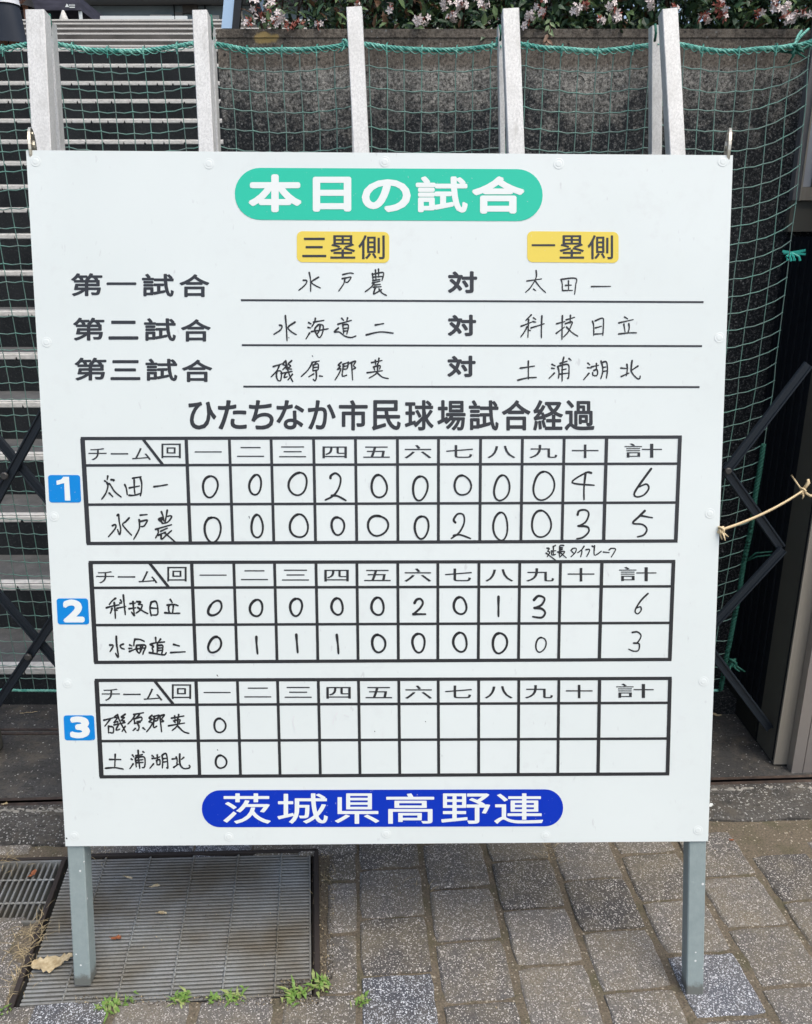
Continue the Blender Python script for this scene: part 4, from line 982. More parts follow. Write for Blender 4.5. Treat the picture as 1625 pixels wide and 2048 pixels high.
W.append((T1, 2.9, [
 [[(208,180),(200,235)],[(160,258),(180,270)],[(262,238),(312,240),(300,258)],[(195,285),(210,340),(180,450),(110,555)],[(210,315),(240,308),(320,430),(425,518)],[(232,455),(290,512)]],
 [[(485,320),(510,380),(525,482)],[(615,215),(750,190)],[(735,200),(760,300),(755,420),(740,500)],[(638,245),(640,380),(650,470)],[(560,372),(725,340)],[(555,492),(640,492),(740,462)]],
 [[(958,352),(1080,335),(1180,318)]],
 [[(362,820),(385,808),(395,920),(418,1040),(402,1132),(368,1050)],[(285,985),(335,970),(330,1030),(220,1165)],[(555,860),(500,920),(450,965),(510,1050),(595,1140)]],
 [[(738,815),(848,805)],[(718,890),(725,960),(715,1050),(632,1205)],[(745,915),(835,895),(850,910),(800,990),(750,1000)]],
 [[(1080,760),(1110,840),(1120,910)],[(1175,735),(1160,830),(1140,930)],[(1110,850),(1035,880),(1090,930),(1095,948),(1180,930),(1245,850),(1230,825),(1180,835)],[(1060,890),(1110,880)],[(1075,905),(1120,870)],[(985,1045),(1245,970)],[(1020,1040),(1030,1100),(985,1185)],[(1070,1075),(1180,1025)],[(1030,1140),(1150,1090)],[(1075,1140),(1085,1205),(1160,1140),(1245,1065)],[(1130,1100),(1190,1150),(1310,1255)]]]))
W.append((T2, 3.0, [
 [[(255,135),(200,175),(152,235)],[(105,290),(200,262),(312,242)],[(232,205),(245,330),(252,460)],[(195,300),(185,340),(170,378)],[(240,325),(282,330)],[(335,165),(352,190)],[(325,212),(352,212)],[(275,298),(420,268)],[(380,85),(395,240),(412,400)]],
 [[(538,190),(545,300),(560,420),(515,360)],[(490,222),(575,212)],[(475,305),(580,290)],[(600,190),(660,195),(625,235),(685,240),(660,320),(590,375)],[(615,285),(700,345),(780,385)]],
 [[(832,208),(812,300),(835,420)],[(830,200),(905,185),(935,260),(935,395),(840,405)],[(825,292),(935,300)]],
 [[(1145,155),(1175,205)],[(1095,245),(1200,235),(1270,255)],[(1120,250),(1115,310),(1130,372)],[(1195,240),(1190,300),(1182,375)],[(1055,370),(1180,380),(1298,378)]],
 [[(265,755),(272,880),(300,1080),(278,1075),(255,1030)],[(160,895),(215,905),(165,1000)],[(380,880),(330,905),(350,945),(395,960)]],
 [[(485,895),(520,910)],[(475,952),(520,948)],[(480,1000),(580,960)],[(570,800),(555,850),(550,910)],[(565,802),(650,805),(720,835)],[(600,905),(590,960),(625,1020),(655,1010),(700,900)],[(595,900),(720,895),(745,930),(715,990),(698,1045)],[(590,960),(745,940)],[(660,910),(655,1000)]],
 [[(905,775),(912,850)],[(985,800),(950,845)],[(830,880),(900,860),(1050,845)],[(935,860),(930,1020)],[(935,905),(1015,900),(1020,960),(1005,1040)],[(945,945),(1005,940)],[(945,985),(1005,980)],[(820,885),(870,920),(850,945),(865,990),(855,1020)],[(805,1020),(900,1035),(1040,1055),(1078,1020)]],
 [[(1198,885),(1290,910)],[(1152,1018),(1385,1005)]]]))
W.append((T3, 2.8, [
 [[(65,248),(215,210)],[(165,235),(80,345)],[(140,345),(140,455)],[(140,350),(215,365),(215,450),(160,450)],[(285,160),(235,200),(280,215),(225,290),(285,270),(290,290)],[(410,152),(345,200),(400,205),(345,250),(400,260),(375,280)],[(230,325),(410,288)],[(285,160),(330,280),(425,450)],[(300,325),(260,408),(320,395)],[(410,350),(360,432)]],
 [[(550,155),(708,128)],[(570,160),(530,230),(455,310)],[(640,160),(590,205)],[(555,225),(565,300)],[(560,225),(670,200),(675,255),(600,270)],[(565,300),(655,285)],[(610,300),(635,350),(625,410),(600,410)],[(575,385),(540,415)],[(700,375),(735,402)]],
 [[(845,170),(800,215),(850,230),(795,275),(850,290),(820,360),(760,435)],[(870,190),(960,165)],[(885,190),(870,360),(925,345)],[(950,170),(935,250),(885,260)],[(885,225),(935,215)],[(960,185),(1048,162),(1005,230),(1035,265),(1000,275)],[(975,180),(1002,435)]],
 [[(1165,215),(1365,180)],[(1215,180),(1220,230)],[(1280,160),(1275,215)],[(1200,260),(1225,290)],[(1205,258),(1300,240),(1290,290)],[(1118,340),(1375,295)],[(1265,225),(1255,340),(1175,415)],[(1260,340),(1360,435),(1448,462)]],
 [[(248,805),(240,1020)],[(158,888),(338,888)],[(90,1030),(250,1022),(380,1045)]],
 [[(530,815),(550,845)],[(510,880),(530,892)],[(540,960),(488,1035)],[(620,740),(630,880),(648,1030)],[(585,825),(690,808)],[(700,762),(720,772)],[(575,870),(590,1005)],[(580,860),(720,850),(728,1000),(690,1020)],[(600,900),(700,890)],[(600,940),(700,935)]],
 [[(848,825),(875,845)],[(850,872),(885,868)],[(870,960),(812,1030)],[(932,815),(935,890)],[(895,870),(975,845)],[(920,905),(930,975)],[(920,905),(970,890),(975,965),(930,975)],[(1010,820),(1020,920),(1015,1025)],[(1015,815),(1080,800),(1105,1015),(1085,1020)],[(1030,875),(1085,868)],[(1030,930),(1090,922)]],
 [[(1240,850),(1255,900),(1250,970)],[(1175,880),(1255,870)],[(1200,1015),(1275,965)],[(1298,800),(1300,950),(1345,1025),(1420,1035),(1465,1010),(1450,980)],[(1362,855),(1325,885)]]]))
W.append((TB, 2.2, [
 [[(140,155),(185,165),(155,215),(195,235),(145,320)],[(125,250),(190,300),(310,390)],[(300,105),(250,135)],[(262,120),(265,290)],[(225,210),(310,205)],[(235,215),(235,285),(305,275)]],
 [[(460,105),(385,110),(385,230)],[(395,140),(440,145)],[(395,170),(440,175),(380,200)],[(345,230),(480,222),(385,330)],[(375,240),(385,330)],[(395,240),(510,340)]],
 [[(600,200),(640,160),(700,165),(680,240),(600,320)],[(620,225),(660,260)]],
 [[(850,120),(800,190),(725,245)],[(790,200),(810,220),(785,320)]],
 [[(885,185),(950,180),(950,220),(900,315)]],
 [[(1005,115),(1025,130),(1045,115)],[(1050,110),(1050,290),(1180,215)]],
 [[(1220,230),(1330,240)]],
 [[(1330,190),(1370,160),(1450,170),(1430,230),(1370,325)]]]))
for (org, sc), wpx, chars in W:
    for st_ in chars: write(org, sc, st_, wpx)
def oval(cx, cy, rx, ry, tilt=0, seed=0):
    rr = random.Random(seed*7+3); p1, p2 = rr.uniform(0,6.28), rr.uniform(0,6.28); out = []; ct, st_ = math.cos(rad(tilt)), math.sin(rad(tilt))
    for k in range(23):
        a = -math.pi/2 - .12 + (2*math.pi + .22)*k/22*(-1); e = 1 + .05*math.sin(2*a+p1) + .035*math.sin(3*a+p2)
        x = rx*e*math.cos(a); y = ry*e*math.sin(a); out.append((cx + x*ct - y*st_, cy + x*st_ + y*ct))
    return [out]
two = lambda x, y, s: [[(x-35*s,y-45*s),(x-22*s,y-68*s),(x+5*s,y-72*s),(x+28*s,y-50*s),(x+15*s,y),(x-20*s,y+45*s),(x-60*s,y+80*s)],[(x-20*s,y+58*s),(x+15*s,y+58*s),(x+62*s,y+82*s)]]
D = [(((360,860),3.125), 3.6, [oval(190,353,47,65,0,1), oval(472,343,37,62,3,2), oval(738,337,58,68,14,3), [[(942,300),(945,285),(975,270),(1005,300),(995,360),(960,410),(910,437)],[(950,410),(985,412),(1038,440)]], oval(1246,353,48,70,2,4), oval(1503,363,47,73,4,5),
      oval(205,622,48,82,0,6), oval(483,603,36,70,3,7), oval(745,600,54,75,0,8), oval(988,600,39,56,3,9), oval(1238,598,60,66,20,10), oval(1512,608,41,74,3,11)]),
     (((860,860),3.125), 3.3, [oval(206,346,50,63,4,12), oval(451,363,48,78,5,13), oval(713,350,66,87,5,14), [[(1010,268),(975,268),(890,328),(1028,345)],[(975,268),(965,360),(965,435)]], [[(1385,242),(1320,330),(1280,395),(1295,418),(1340,405),(1370,365),(1355,338),(1310,355)]],
      [[(160,578),(150,560),(175,525),(210,530),(215,580),(185,640),(135,678)],[(150,660),(190,655),(255,678)]], oval(443,603,43,90,2,15), oval(698,588,62,80,6,16), [[(925,530),(935,505),(975,500),(995,525),(975,575),(930,600)],[(930,600),(985,605),(995,635),(960,670),(920,680)]], [[(1345,505),(1310,540),(1270,582),(1330,590),(1358,620),(1340,655),(1300,668)],[(1320,535),(1392,548)]]]),
     (((360,1110),3.125), 3.9, [oval(220,333,52,34,-45,17), oval(478,332,40,50,0,18), oval(727,326,38,53,0,19), oval(984,323,36,50,0,20), oval(1237,322,40,52,0,21), [[(1468,300),(1480,280),(1505,275),(1520,300),(1500,335),(1460,370)],[(1460,370),(1535,370)]],
      oval(218,562,38,50,22,22), [[(478,512),(480,560),(486,618)]], [[(728,498),(732,550),(737,610)]], [[(981,500),(988,560),(992,616)]], oval(1243,554,40,56,0,23), oval(1493,550,40,56,0,24)]),
     (((860,1080),3.125), 3.9, [oval(190,412,40,52,0,25), [[(430,355),(430,420),(430,478)]], [[(652,375),(680,350),(718,365),(700,405),(655,425)],[(655,425),(700,430),(722,455),(700,485),(645,480)]], oval(190,640,43,58,0,26), oval(438,645,43,65,0,27)]),
     (((860,1080),3.125), 2.6, [[[(1365,335),(1320,380),(1285,440),(1300,462),(1322,440),(1318,418),(1295,425)]], oval(695,655,30,48,10,28), [[(1268,578),(1300,575),(1322,600),(1300,640),(1275,645)],[(1275,645),(1310,650),(1305,690),(1275,695),(1245,683)]]]),
     (((360,1340),3.125), 3.3, [oval(250,348,36,43,10,29), oval(257,575,33,41,4,30)])]
for (org, sc), wpx, items in D:
    for it in items: write(org, sc, it, wpx, name='handwritten_digit')
# wiped-off marks and specks of ink
for st_ in [[(985,268),(965,300),(958,340)],[(1030,280),(1055,292)],[(715,290),(705,320),(720,375)],[(722,618),(732,627)]]: write((360,1340), 3.125, [st_], 1.6, M_smear, 'wiped_mark')
for st_ in [[(195,403),(215,412)],[(195,620),(222,630)],[(452,520),(450,590)]]: write((360,1110), 3.125, [st_], 1.5, M_smear, 'wiped_mark')
for st_ in [[(300,905),(303,912)],[(594,1132),(600,1142)],[(350,430),(362,433)]]: write((530,530), 6.25, [st_], 1.4, M_penfaint, 'ink_speck')
for st_ in [[(432,540),(436,552)],[(175,546),(185,545)]]: write((360,860), 3.125, [st_], 1.2, M_penfaint, 'ink_speck')
for st_ in [[(232,32),(238,40)],[(235,500),(238,503)],[(1536,323),(1538,325)],[(1218,384),(1220,387)]]: write((360,1340), 3.125, [st_], 1.3, M_pen, 'ink_speck')
for st_ in [[(0,0),(1,1)]]: write((133,1677), 1.0, [st_], 2.2, M_pen, 'ink_speck')

# ------------------------------------------------------------------ cord from the board to the end post
cdp = empty('tie_cord', on_board(1443, 1058, .01)); tag(cdp, 'cream cord tied between the signboard edge and the right gate post', 'cord')
A = on_board(1443, 1060, .004); E = on_y(1606, 982, py0 - .008)
pts = [A + (E-A)*t + Vector((0, 0, -.012*4*t*(1-t)*.8)) for t in [k/14 for k in range(15)]]
rope(pts, 'cord', M_cord, cdp, .0020, .0014, .02, 2)
knot(A, .0085, M_cord, cdp, 'knot', 3, 3); knot(E, .011, M_cord, cdp, 'knot', 2, 9)
b = MB(); b.tube([E, on_y(1594, 965, py0+.01), on_y(1584, 951, py0 + .07)], .0024, 6); b.tube([E, on_y(1618, 965, py0-.01), on_y(1617, 958, py0-.006)], [.004,.005,.003], 6); b.tube([E, on_y(1622, 992, py0-.01), on_y(1640, 985, py0-.004)], [.004,.004,.003], 6); b.build('loose_end', M_cord, cdp, True)

# ------------------------------------------------------------------ leaves, weeds, straw, litter
def curled_leaf(c, L, Wd, ang, m, lab, z=.004, seed=1, grp=None):
    rr = random.Random(seed); b = MB(); nu, nv = 15, 7; ca, sa = math.cos(ang), math.sin(ang); vs = []
    for i in range(nu):
        u = i/(nu-1); half_ = Wd/2*(math.sin(math.pi*min(1, u*.93+.05))**.55)*(1 + .42*rr.uniform(-1,1))
        for j in range(nv):
            t = j/(nv-1)*2-1; x = (u-.5)*L + rr.uniform(-.03,.03)*L; y = t*half_*(1+.2*rr.uniform(-1,1)) + .12*Wd*math.sin(4*u+seed); h = z + abs(t)**1.5*.25*Wd*(.5+.5*math.sin(3*u+seed)) + .05*L*math.sin(5*u+seed)**2 + rr.uniform(0,.03)*Wd
            vs.append((c.x + x*ca - y*sa, c.y + x*sa + y*ca, h))
    b.add(vs, [(i*nv+j, (i+1)*nv+j, (i+1)*nv+j+1, i*nv+j+1) for i in range(nu-1) for j in range(nv-1)])
    b.add([Vector(vs[nv//2]), Vector(vs[nv//2]) + Vector((-ca*L*.25, -sa*L*.25, .001)), Vector(vs[nv//2]) + Vector((-ca*L*.25, -sa*L*.25, .003)), Vector(vs[nv//2]) + Vector((0,0,.003))], [(0,1,2,3)])
    o = b.build('fallen_leaf', m, None, True); return tag(o, lab, 'leaf', grp)
FL = 'fallen leaves on the ground'
curled_leaf(on_ground(104, 1930), .082, .036, rad(14), M_dry, 'large curled tan leaf beside the left foot of the signboard', .006, 3, FL)
curled_leaf(on_ground(66, 1749), .022, .013, rad(60), M_rust, 'small rust red leaf lying on the left grate', .002, 4, FL)
curled_leaf(on_ground(233, 1879), .022, .012, rad(-10), M_rust, 'small orange brown leaf on the big grate right of the left leg', .002, 5, FL)
curled_leaf(on_ground(312, 1775), .020, .010, rad(10), M_dry, 'small tan leaf fragment on the big grate, upper of the two near its middle', .002, 6, FL)
curled_leaf(on_ground(325, 1829), .020, .010, rad(5), M_dry, 'small tan leaf fragment on the big grate, lower of the two near its middle', .002, 7, FL)
curled_leaf(on_ground(258, 1757), .020, .006, rad(-8), M_dry, 'thin pale leaf fragment near the back left of the big grate', .002, 8, FL)
curled_leaf(on_ground(1432, 1434), .035, .016, rad(-20), M_dry, 'brown leaf in the dark corner beside the lower right board edge', .008, 9, FL)
curled_leaf(on_ground(1420, 1617), .018, .012, rad(10), M_white, 'white scrap beside the lower right edge of the board', .010, 10, FL)
curled_leaf(on_ground(1464, 1682), .010, .008, rad(-30), M_rust, 'tiny red berry husk in the paver joint right of the board', .002, 11, FL)
curled_leaf(on_ground(12, 1614), .014, .010, rad(0), M_dry, 'pale scrap on the guide rail at the left edge', .008, 12, FL)
curled_leaf(on_ground(62, 1430), .045, .004, rad(12), M_dry, 'straw coloured sliver on the asphalt left of the board', .008, 13, FL)
def tuft(name, c, n, hgt, spread, m, lab, cat, seed, wide=.0035, flat_=0.0):
    rr = random.Random(seed); b = MB()
    if not flat_: bias = rr.uniform(0, 6.283); hgt *= rr.uniform(.75, 1.15); n = int(n*1.3)
    for k in range(n):
        a = rr.uniform(0, 6.283) if flat_ or rr.random() < .45 else rr.gauss(bias, .7); out = Vector((math.cos(a), math.sin(a), 0)); L = hgt*rr.uniform(.5, 1.15); p = c + out*rr.uniform(0, spread*.3); p.z = 0
        if flat_ > 0: p = c + Vector((rr.gauss(0, spread*.42), rr.gauss(0, spread*.42), 0)); p.z = .001; a = rr.uniform(0, 6.283); out = Vector((math.cos(a), math.sin(a), 0))
        up = rr.uniform(.35, 1.0) * (1 - flat_); w2 = wide*rr.uniform(.6, 1.2); s_ = Vector((-out.y, out.x, 0))
        
        if not flat_: p = c + Vector((rr.gauss(0, .011), rr.gauss(0, .007), -c.z)); w2 = wide*rr.uniform(.45, 1.5); up = rr.uniform(.15, 1.1); L *= rr.uniform(.45, 1.1)
        p1 = p + out*L*.35*(1.2-up*.4) + Vector((0,0,L*.55*up)); p2 = p + out*L*.95*(1.1-up*.3) + Vector((0,0,L*.62*up)) + rdir(rr)*L*.08
        if p2.z < 0.001: p2.z = .001
        b.add([p - s_*w2*.4, p + s_*w2*.4, p1 + s_*w2*.75, p1 - s_*w2*.75, p2], [(0,1,2,3),(3,2,4)], 1 if (not flat_ and rr.random() < .3) else 0)
    o = b.build(name, [m, M_weed2]); return tag(o, lab, cat)
WG = 'weeds growing along the front edge of the big grate'
for i, (x, y, n, h, lab) in enumerate(((215,2016,24,.034,'green weed at the grate front edge right of the left foot'), (362,1998,26,.030,'green weed at the grate front edge left of the middle'),
        (250,2003,14,.024,'small pale weed between the left foot and its larger neighbour'), (468,1995,24,.030,'green weed at the grate front edge right of the middle'), (592,1992,34,.032,'leafy green weed near the front right corner of the grate'),
        (640,1972,34,.030,'leafy green weed beside the iron frame at the right corner of the grate'), (722,2005,22,.020,'low green weed in the paver joint beside the white speckled paver'), (430,2000,14,.016,'tiny weed in the middle of the grate front edge'), (6,2022,8,.026,'single weed blade at the lower left edge'))):
    o = tuft('weed', on_ground(x, y), n, h, .03, M_weed, lab, 'weed', 60+i); o['group'] = WG
for i, (x, y, n, h, lab) in enumerate(((60,1866,70,.045,'dry grass tuft beside the iron frame below the left grate'), (50,1905,60,.045,'dry grass tuft beside the iron frame, middle one'), (40,1960,40,.035,'dry grass tuft beside the iron frame, nearest the camera'),
        (20,1722,26,.05,'dry straw along the back edge of the left grate'), (1098,1702,40,.035,'dry straw in the paver joint under the board edge'), (845,1760,10,.045,'thin dry straws on the pavers right of the grate'), (660,1760,18,.03,'dry straw at the right side of the iron frame'), (205,1708,16,.025,'dry straw bits behind the left leg'), (800,1690,16,.04,'thin straw under the middle of the board edge'))):
    o = tuft('dry_grass_tuft', on_ground(x, y), int(n*.8), h*.9, .05, M_straw, lab, 'dry grass', 90+i, .0007, .62); o['group'] = 'dry grass in the paving joints'
# moss and crumbs along the joints: nobody could count them
b = MB(); rr = random.Random(12)
for k in range(2600):
    q = rr.random()
    if q < .35: x, y = rr.uniform(640, 668), rr.uniform(1705, 1990)
    elif q < .6: x, y = rr.uniform(150, 640), rr.uniform(1992, 2012)
    elif q < .75: x, y = rr.uniform(560, 622), rr.uniform(1960, 1990)
    else: x, y = rr.uniform(-20, 1640), rr.uniform(1640, 2048)
    c = on_ground(x, y); s_ = rr.uniform(.0008, .0024); z = .0012; b.add([c + Vector((rr.uniform(-s_,s_), rr.uniform(-s_,s_), z)), c + Vector((s_,-s_,z)), c + Vector((rr.uniform(-s_,s_), s_, z)), c + Vector((0,0,z+s_))], [(0,1,3),(1,2,3),(2,0,3)], rr.choice((0,0,1,2)))
tag(b.build('gravel_crumbs', [M_dirt, M_dry, M_soil]), kind='stuff')

# ------------------------------------------------------------------ people and the things on the upper plaza
def make_person(name, lab, foot, H, face, shirt, legsw, m_skin, m_hair, pose='stand'):
    t = empty(name, foot); t.rotation_euler = (0, 0, face); tag(t, lab, 'person')
    s = H/1.72; bm = bmesh.new(); sk = bm.verts.layers.skin.verify(); J = {}
    def v(n, x, y, z, r_): J[n] = (bm.verts.new((x*s, y*s, z*s)), r_*s)
    v('pel',0,0,.93,.13); v('waist',0,0,1.08,.115); v('chest',0,-.01,1.28,.135); v('neck0',0,0,1.42,.06); v('neck',0,-.01,1.49,.05); v('head',0,-.015,1.60,.088); v('crown',0,0,1.67,.075)
    for sd, nm in ((-1,'l'),(1,'r')):
        v(nm+'hip',sd*.09,0,.88,.092); v(nm+'knee',sd*.10,-.012,.48,.055); v(nm+'calf',sd*.10,.012,.33,.052); v(nm+'ank',sd*.10,.01,.08,.035); v(nm+'toe',sd*.115,-.14,.035,.033)
        v(nm+'sh',sd*.17,0,1.385,.052); v(nm+'elb',sd*.235,.0,1.12,.040); v(nm+'wr',sd*.135,-.20,1.02,.026); v(nm+'palm',sd*.085,-.225,1.01,.028)
        for k in range(4): v(nm+'f%d' % k, sd*(.005), -.235+.004*abs(k-1.5), 1.04-.022*k, .0085)
        v(nm+'th', sd*.06, -.225, 1.065, .010)
    E_ = [('pel','waist'),('waist','chest'),('chest','neck0'),('neck0','neck'),('neck','head'),('head','crown')]
    for nm in 'lr':
        E_ += [('pel',nm+'hip'),(nm+'hip',nm+'knee'),(nm+'knee',nm+'calf'),(nm+'calf',nm+'ank'),(nm+'ank',nm+'toe'),('chest',nm+'sh'),(nm+'sh',nm+'elb'),(nm+'elb',nm+'wr'),(nm+'wr',nm+'palm')]
        E_ += [(nm+'palm',nm+'f%d' % k) for k in range(4)] + [(nm+'palm',nm+'th')]
    for a, c in E_: bm.edges.new((J[a][0], J[c][0]))
    me = bpy.data.meshes.new('b'); 
    for n_, (vv, r_) in J.items(): vv[sk].radius = (r_, r_*.85); vv[sk].use_root = (n_ == 'pel')
    bm.to_mesh(me); bm.free(); o = bpy.data.objects.new('body', me); C.objects.link(o)
    o.modifiers.new('s', 'SKIN'); ss = o.modifiers.new('u', 'SUBSURF'); ss.levels = 2; ss.render_levels = 2
    dg = bpy.context.evaluated_depsgraph_get(); dg.update(); m2 = bpy.data.meshes.new_from_object(o.evaluated_get(dg)); bpy.data.objects.remove(o)
    m2.materials.clear(); m2.materials.append(m_skin); m2.polygons.foreach_set('use_smooth', [True]*len(m2.polygons))
    ob = bpy.data.objects.new('body', m2); C.objects.link(ob); ob.parent = t
    def loft(nm, rings, m, par=t):
        b = MB(); k = 28; vs = []
        for (cx, cy, z, rx, ry, wav) in rings:
            for q in range(k):
                a = 2*math.pi*q/k; e = 1 + wav*math.sin(5*a + z*9); vs.append(((cx + rx*e*math.cos(a))*s, (cy + ry*e*math.sin(a))*s, z*s))
        n_ = len(rings); b.add(vs, [(i*k+q, i*k+(q+1) % k, (i+1)*k+(q+1) % k, (i+1)*k+q) for i in range(n_-1) for q in range(k)])
        me_ = b.mesh(nm, m, True); oo = bpy.data.objects.new(nm, me_); C.objects.link(oo); oo.parent = par; return oo
    loft('shirt', [(0,0,.90,.205,.155,.02),(0,0,1.0,.19,.15,.03),(0,0,1.15,.18,.14,.02),(0,0,1.30,.195,.15,.01),(0,0,1.40,.16,.11,.0),(0,0,1.46,.075,.07,0)], shirt)
    for sd in (-1, 1): loft('sleeve', [(sd*.15,0,1.42,.07,.07,0),(sd*.20,0,1.33,.085,.08,.02),(sd*.235,0,1.18,.085,.075,.03)], shirt)
    loft('shorts', [(0,0,.96,.165,.125,0),(0,0,.85,.20,.155,.01),(0,0,.70,.215,.165,.03),(0,0,.52,.245,.18,.05)], legsw)
    loft('hair', [(0,.012,1.57,.094,.105,0),(0,.012,1.64,.098,.108,.0),(0,.01,1.71,.085,.092,0),(0,.01,1.755,.045,.05,0),(0,.01,1.765,.004,.004,0)], m_hair)
    f_ = MB()
    for sd in (-1, 1): f_.tube([(sd*.032*s, -.092*s, 1.605*s), (sd*.032*s, -.101*s, 1.605*s)], .009*s, 8)
    f_.tube([(-.022*s,-.094*s,1.545*s),(0,-.100*s,1.543*s),(.022*s,-.094*s,1.545*s)], .004*s, 6)
    f_.tube([(0,-.098*s,1.60*s),(0,-.115*s,1.575*s),(0,-.097*s,1.568*s)], [.007*s,.011*s,.006*s], 6)
    me_ = f_.mesh('face_features', m_hair, True); oo = bpy.data.objects.new('face_features', me_); C.objects.link(oo); oo.parent = t
    for sd in (-1, 1):
        f_ = MB(); f_.box(sd*.105*s-.05*s, sd*.105*s+.05*s, -.19*s, .07*s, 0, .075*s); me_ = f_.mesh('shoe', M_white, False); oo = bpy.data.objects.new('shoe', me_); C.objects.link(oo); oo.parent = t
    return t
M_skin = mat('skin', (0.36, 0.19, 0.125), 0.55); M_hair = mat('black_hair', (0.012, 0.01, 0.009), 0.5)
M_shirt = mat('white_polo', (0.68, 0.71, 0.73), 0.8); M_navyc = mat('navy_cloth', (0.009, 0.016, 0.028), 0.75); M_blkc = mat('black_cloth', (0.012, 0.012, 0.013), 0.75)
D1_ = 9.55; z1 = info[-1][1]
x1_ = on_y(12, 60, D1_).x
make_person('person', 'person in white top and wide navy shorts standing on the stair landing', (x1_, D1_, z1), 1.62, rad(150), M_shirt, M_navyc, M_skin, M_hair)
x2_ = on_y(39, 20, 16.0).x
p2 = make_person('person', 'person in black shorts with white side stripe beside a beige post', (x2_, 16.0, PZ), 1.70, rad(200), M_blkc, M_blkc, M_skin, M_hair)
q0 = on_y(43, 0, 15.8); q1 = on_y(46, 21, 15.8); b = MB(); b.bar(q0, q1, .018, .006); b.build('white_stripe', M_white, p2)
q0 = on_y(33, 9, 15.78); q1 = on_y(41, 9, 15.78); b = MB(); b.bar(q0, q1, .05, .006, Vector((0,1,0))); b.build('yellow_emblem', M_yellow, p2)
bp = empty('beige_post', on_y(52, 36, 16.3)); tag(bp, 'beige wooden post with a pale cap beside the person in black shorts', 'post')
a0 = on_y(51, 0, 16.3); b = MB(); b.bar((a0.x, 16.3, PZ), (a0.x, 16.3, on_y(51, 4, 16.3).z), .085, .085); b.build('shaft', mat('beige_wood', (0.52, 0.42, 0.26), 0.7), bp)
b = MB(); b.tube([(a0.x, 16.3, on_y(51, 5, 16.3).z), (a0.x, 16.3, on_y(51, -22, 16.3).z)], [.09,.14], 12); b.build('cap', M_nose, bp)
# tent
M_tent = mat('navy_tent_cloth', (0.028, 0.028, 0.045), 0.7, fn=lambda nt, b: setc(nt, b, ramp(nt, noise(nt, pos(nt, (1,1,6)), 2, 3), [(0.35, (0.022, 0.022, 0.036)), (0.65, (0.055, 0.055, 0.08))])))
D = 22.0; c1 = on_y(160, 3, D); zt = c1.z + .1; zb = on_y(160, 20, D).z; xl, xr_ = c1.x - 3.0, c1.x
tt = empty('canopy_tent', ((xl+xr_)/2, D + 1.5, PZ)); tag(tt, 'dark navy canopy tent with a small white logo beyond the top of the stairs', 'tent')
b = MB(); b.box(xl, xr_, D, D+.02, zb, zt); b.build('valance', M_tent, tt)
b = MB(); b.box(xr_-.02, xr_, D+.021, D+3, zb, zt); b.build('valance', M_tent, tt)
b = MB(); b.add([(xl,D,zt),(xr_,D,zt),(xr_,D+3,zt),(xl,D+3,zt),((xl+xr_)/2,D+1.5,zt+.8)], [(0,1,4),(1,2,4),(2,3,4),(3,0,4)]); b.build('roof', M_tent, tt)
b = MB(); b.box(xl, xr_, D+2.9, D+2.95, PZ, zb - .01); b.build('back_curtain', M_navyc, tt)
for x in (xl + .03, xr_ - .03):
    for y in (D + .05, D + 2.85): b = MB(); b.box(x-.05, x+.02, y, y+.05, PZ, zb); b.build('leg', M_white, tt)
lg = [on_y(x, y, D - .01) for x, y in ((130,13.5),(132,10),(133.5,6.5),(136,9),(138,13.5))]
b = MB(); b.add(lg, [(0,1,2,3,4)])
for k in range(5): a = on_y(138.6 + k*2.4, 8, D-.01); c = on_y(140.3 + k*2.4, 12, D-.01); b.add([(a.x,D-.01,a.z),(c.x,D-.01,a.z),(c.x,D-.01,c.z),(a.x,D-.01,c.z)], [(0,1,2,3)])
a = on_y(138.6, 13.2, D-.01); c = on_y(150, 15, D-.01); b.add([(a.x,D-.01,a.z),(c.x,D-.01,a.z),(c.x,D-.01,c.z),(a.x,D-.01,c.z)], [(0,1,2,3)])
b.build('white_logo', M_white, tt)
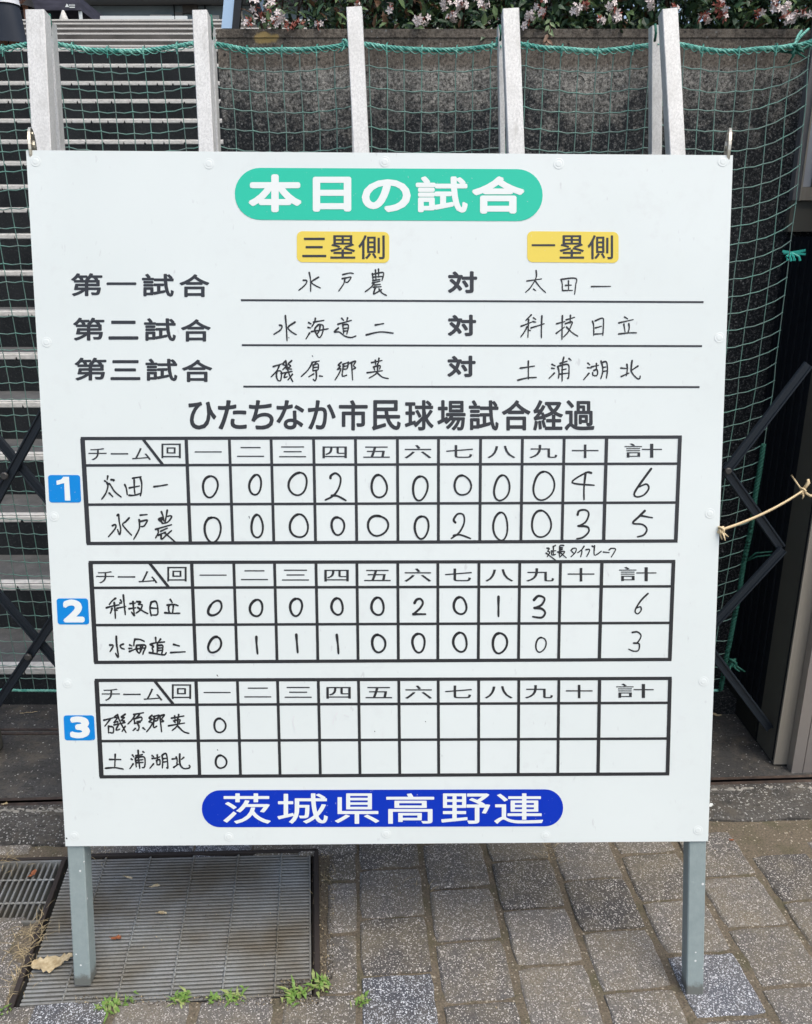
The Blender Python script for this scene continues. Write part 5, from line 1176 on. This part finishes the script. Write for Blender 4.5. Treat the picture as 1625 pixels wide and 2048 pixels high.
cn = on_y(126, 20, 17.0); b = MB(); zc = cn.z; b.tube([(cn.x,17,PZ),(cn.x,17,PZ+.25),(cn.x,17,(PZ+.25+zc)/2+.08),(cn.x,17,zc)], [.14,.11,.085,.02], 14)
tag(b.build('cream_cone', M_nose, None, True), 'cream coloured cone shaped cover standing in front of the tent', 'cover')
a = on_y(200, 31, 17.2); c = on_y(374, 31, 17.2); wb = empty('white_barrier', ((a.x+c.x)/2, 17.2, PZ)); tag(wb, 'long low white barrier board behind the top of the stairs', 'barrier')
m_ = on_y(349, 31, 17.2)
for x0, x1 in ((a.x, m_.x-.01), (m_.x+.01, c.x)): b = MB(); b.box(x0, x1, 17.2, 17.24, PZ, a.z); b.build('board', M_white, wb)
# stadium building beyond
sb = empty('stadium_building', (-5, 34, PZ)); tag(sb, 'grey blue stadium building with deep eaves beyond the stairs', 'building')
D = 33.0; M_bw = mat('blue_grey_render', (0.15, 0.205, 0.235), 0.7, fn=lambda nt, b: setc(nt, b, ramp(nt, noise(nt, pos(nt, (1,1,3)), .8, 4), [(0.3, (0.17, 0.225, 0.255)), (0.7, (0.25, 0.32, 0.35))]))); M_be = mat('grey_brown_eave', (0.17, 0.17, 0.165), 0.8)
ze = on_y(0, 11, D).z
b = MB(); b.box(-22, 6, D, D+.4, PZ, ze); b.build('wall', M_bw, sb)
b = MB(); b.box(-22, 6, D-.7, D+4, ze+.02, ze+1.6); b.build('eave', M_be, sb)
for x0, x1, y0, y1, mm_, nm in ((365,396,10,26,M_upstep,'hatch'), (347,350,9,40,M_housing,'downpipe'), (409,412,9,40,M_housing,'downpipe'), (350,368,24,60,M_be,'pier'), (300,346,29,60,M_white,'lit_doorway'), (420,440,30,60,M_white,'lit_doorway')):
    if nm == 'lit_doorway': mm_ = M_nose
    p0 = on_y(x0, y0, D-.1); p1 = on_y(x1, y1, D-.1); b = MB(); b.box(p0.x, p1.x, D-.12, D-.003, max(p1.z, PZ), min(p0.z, ze)); b.build(nm, mm_, sb)
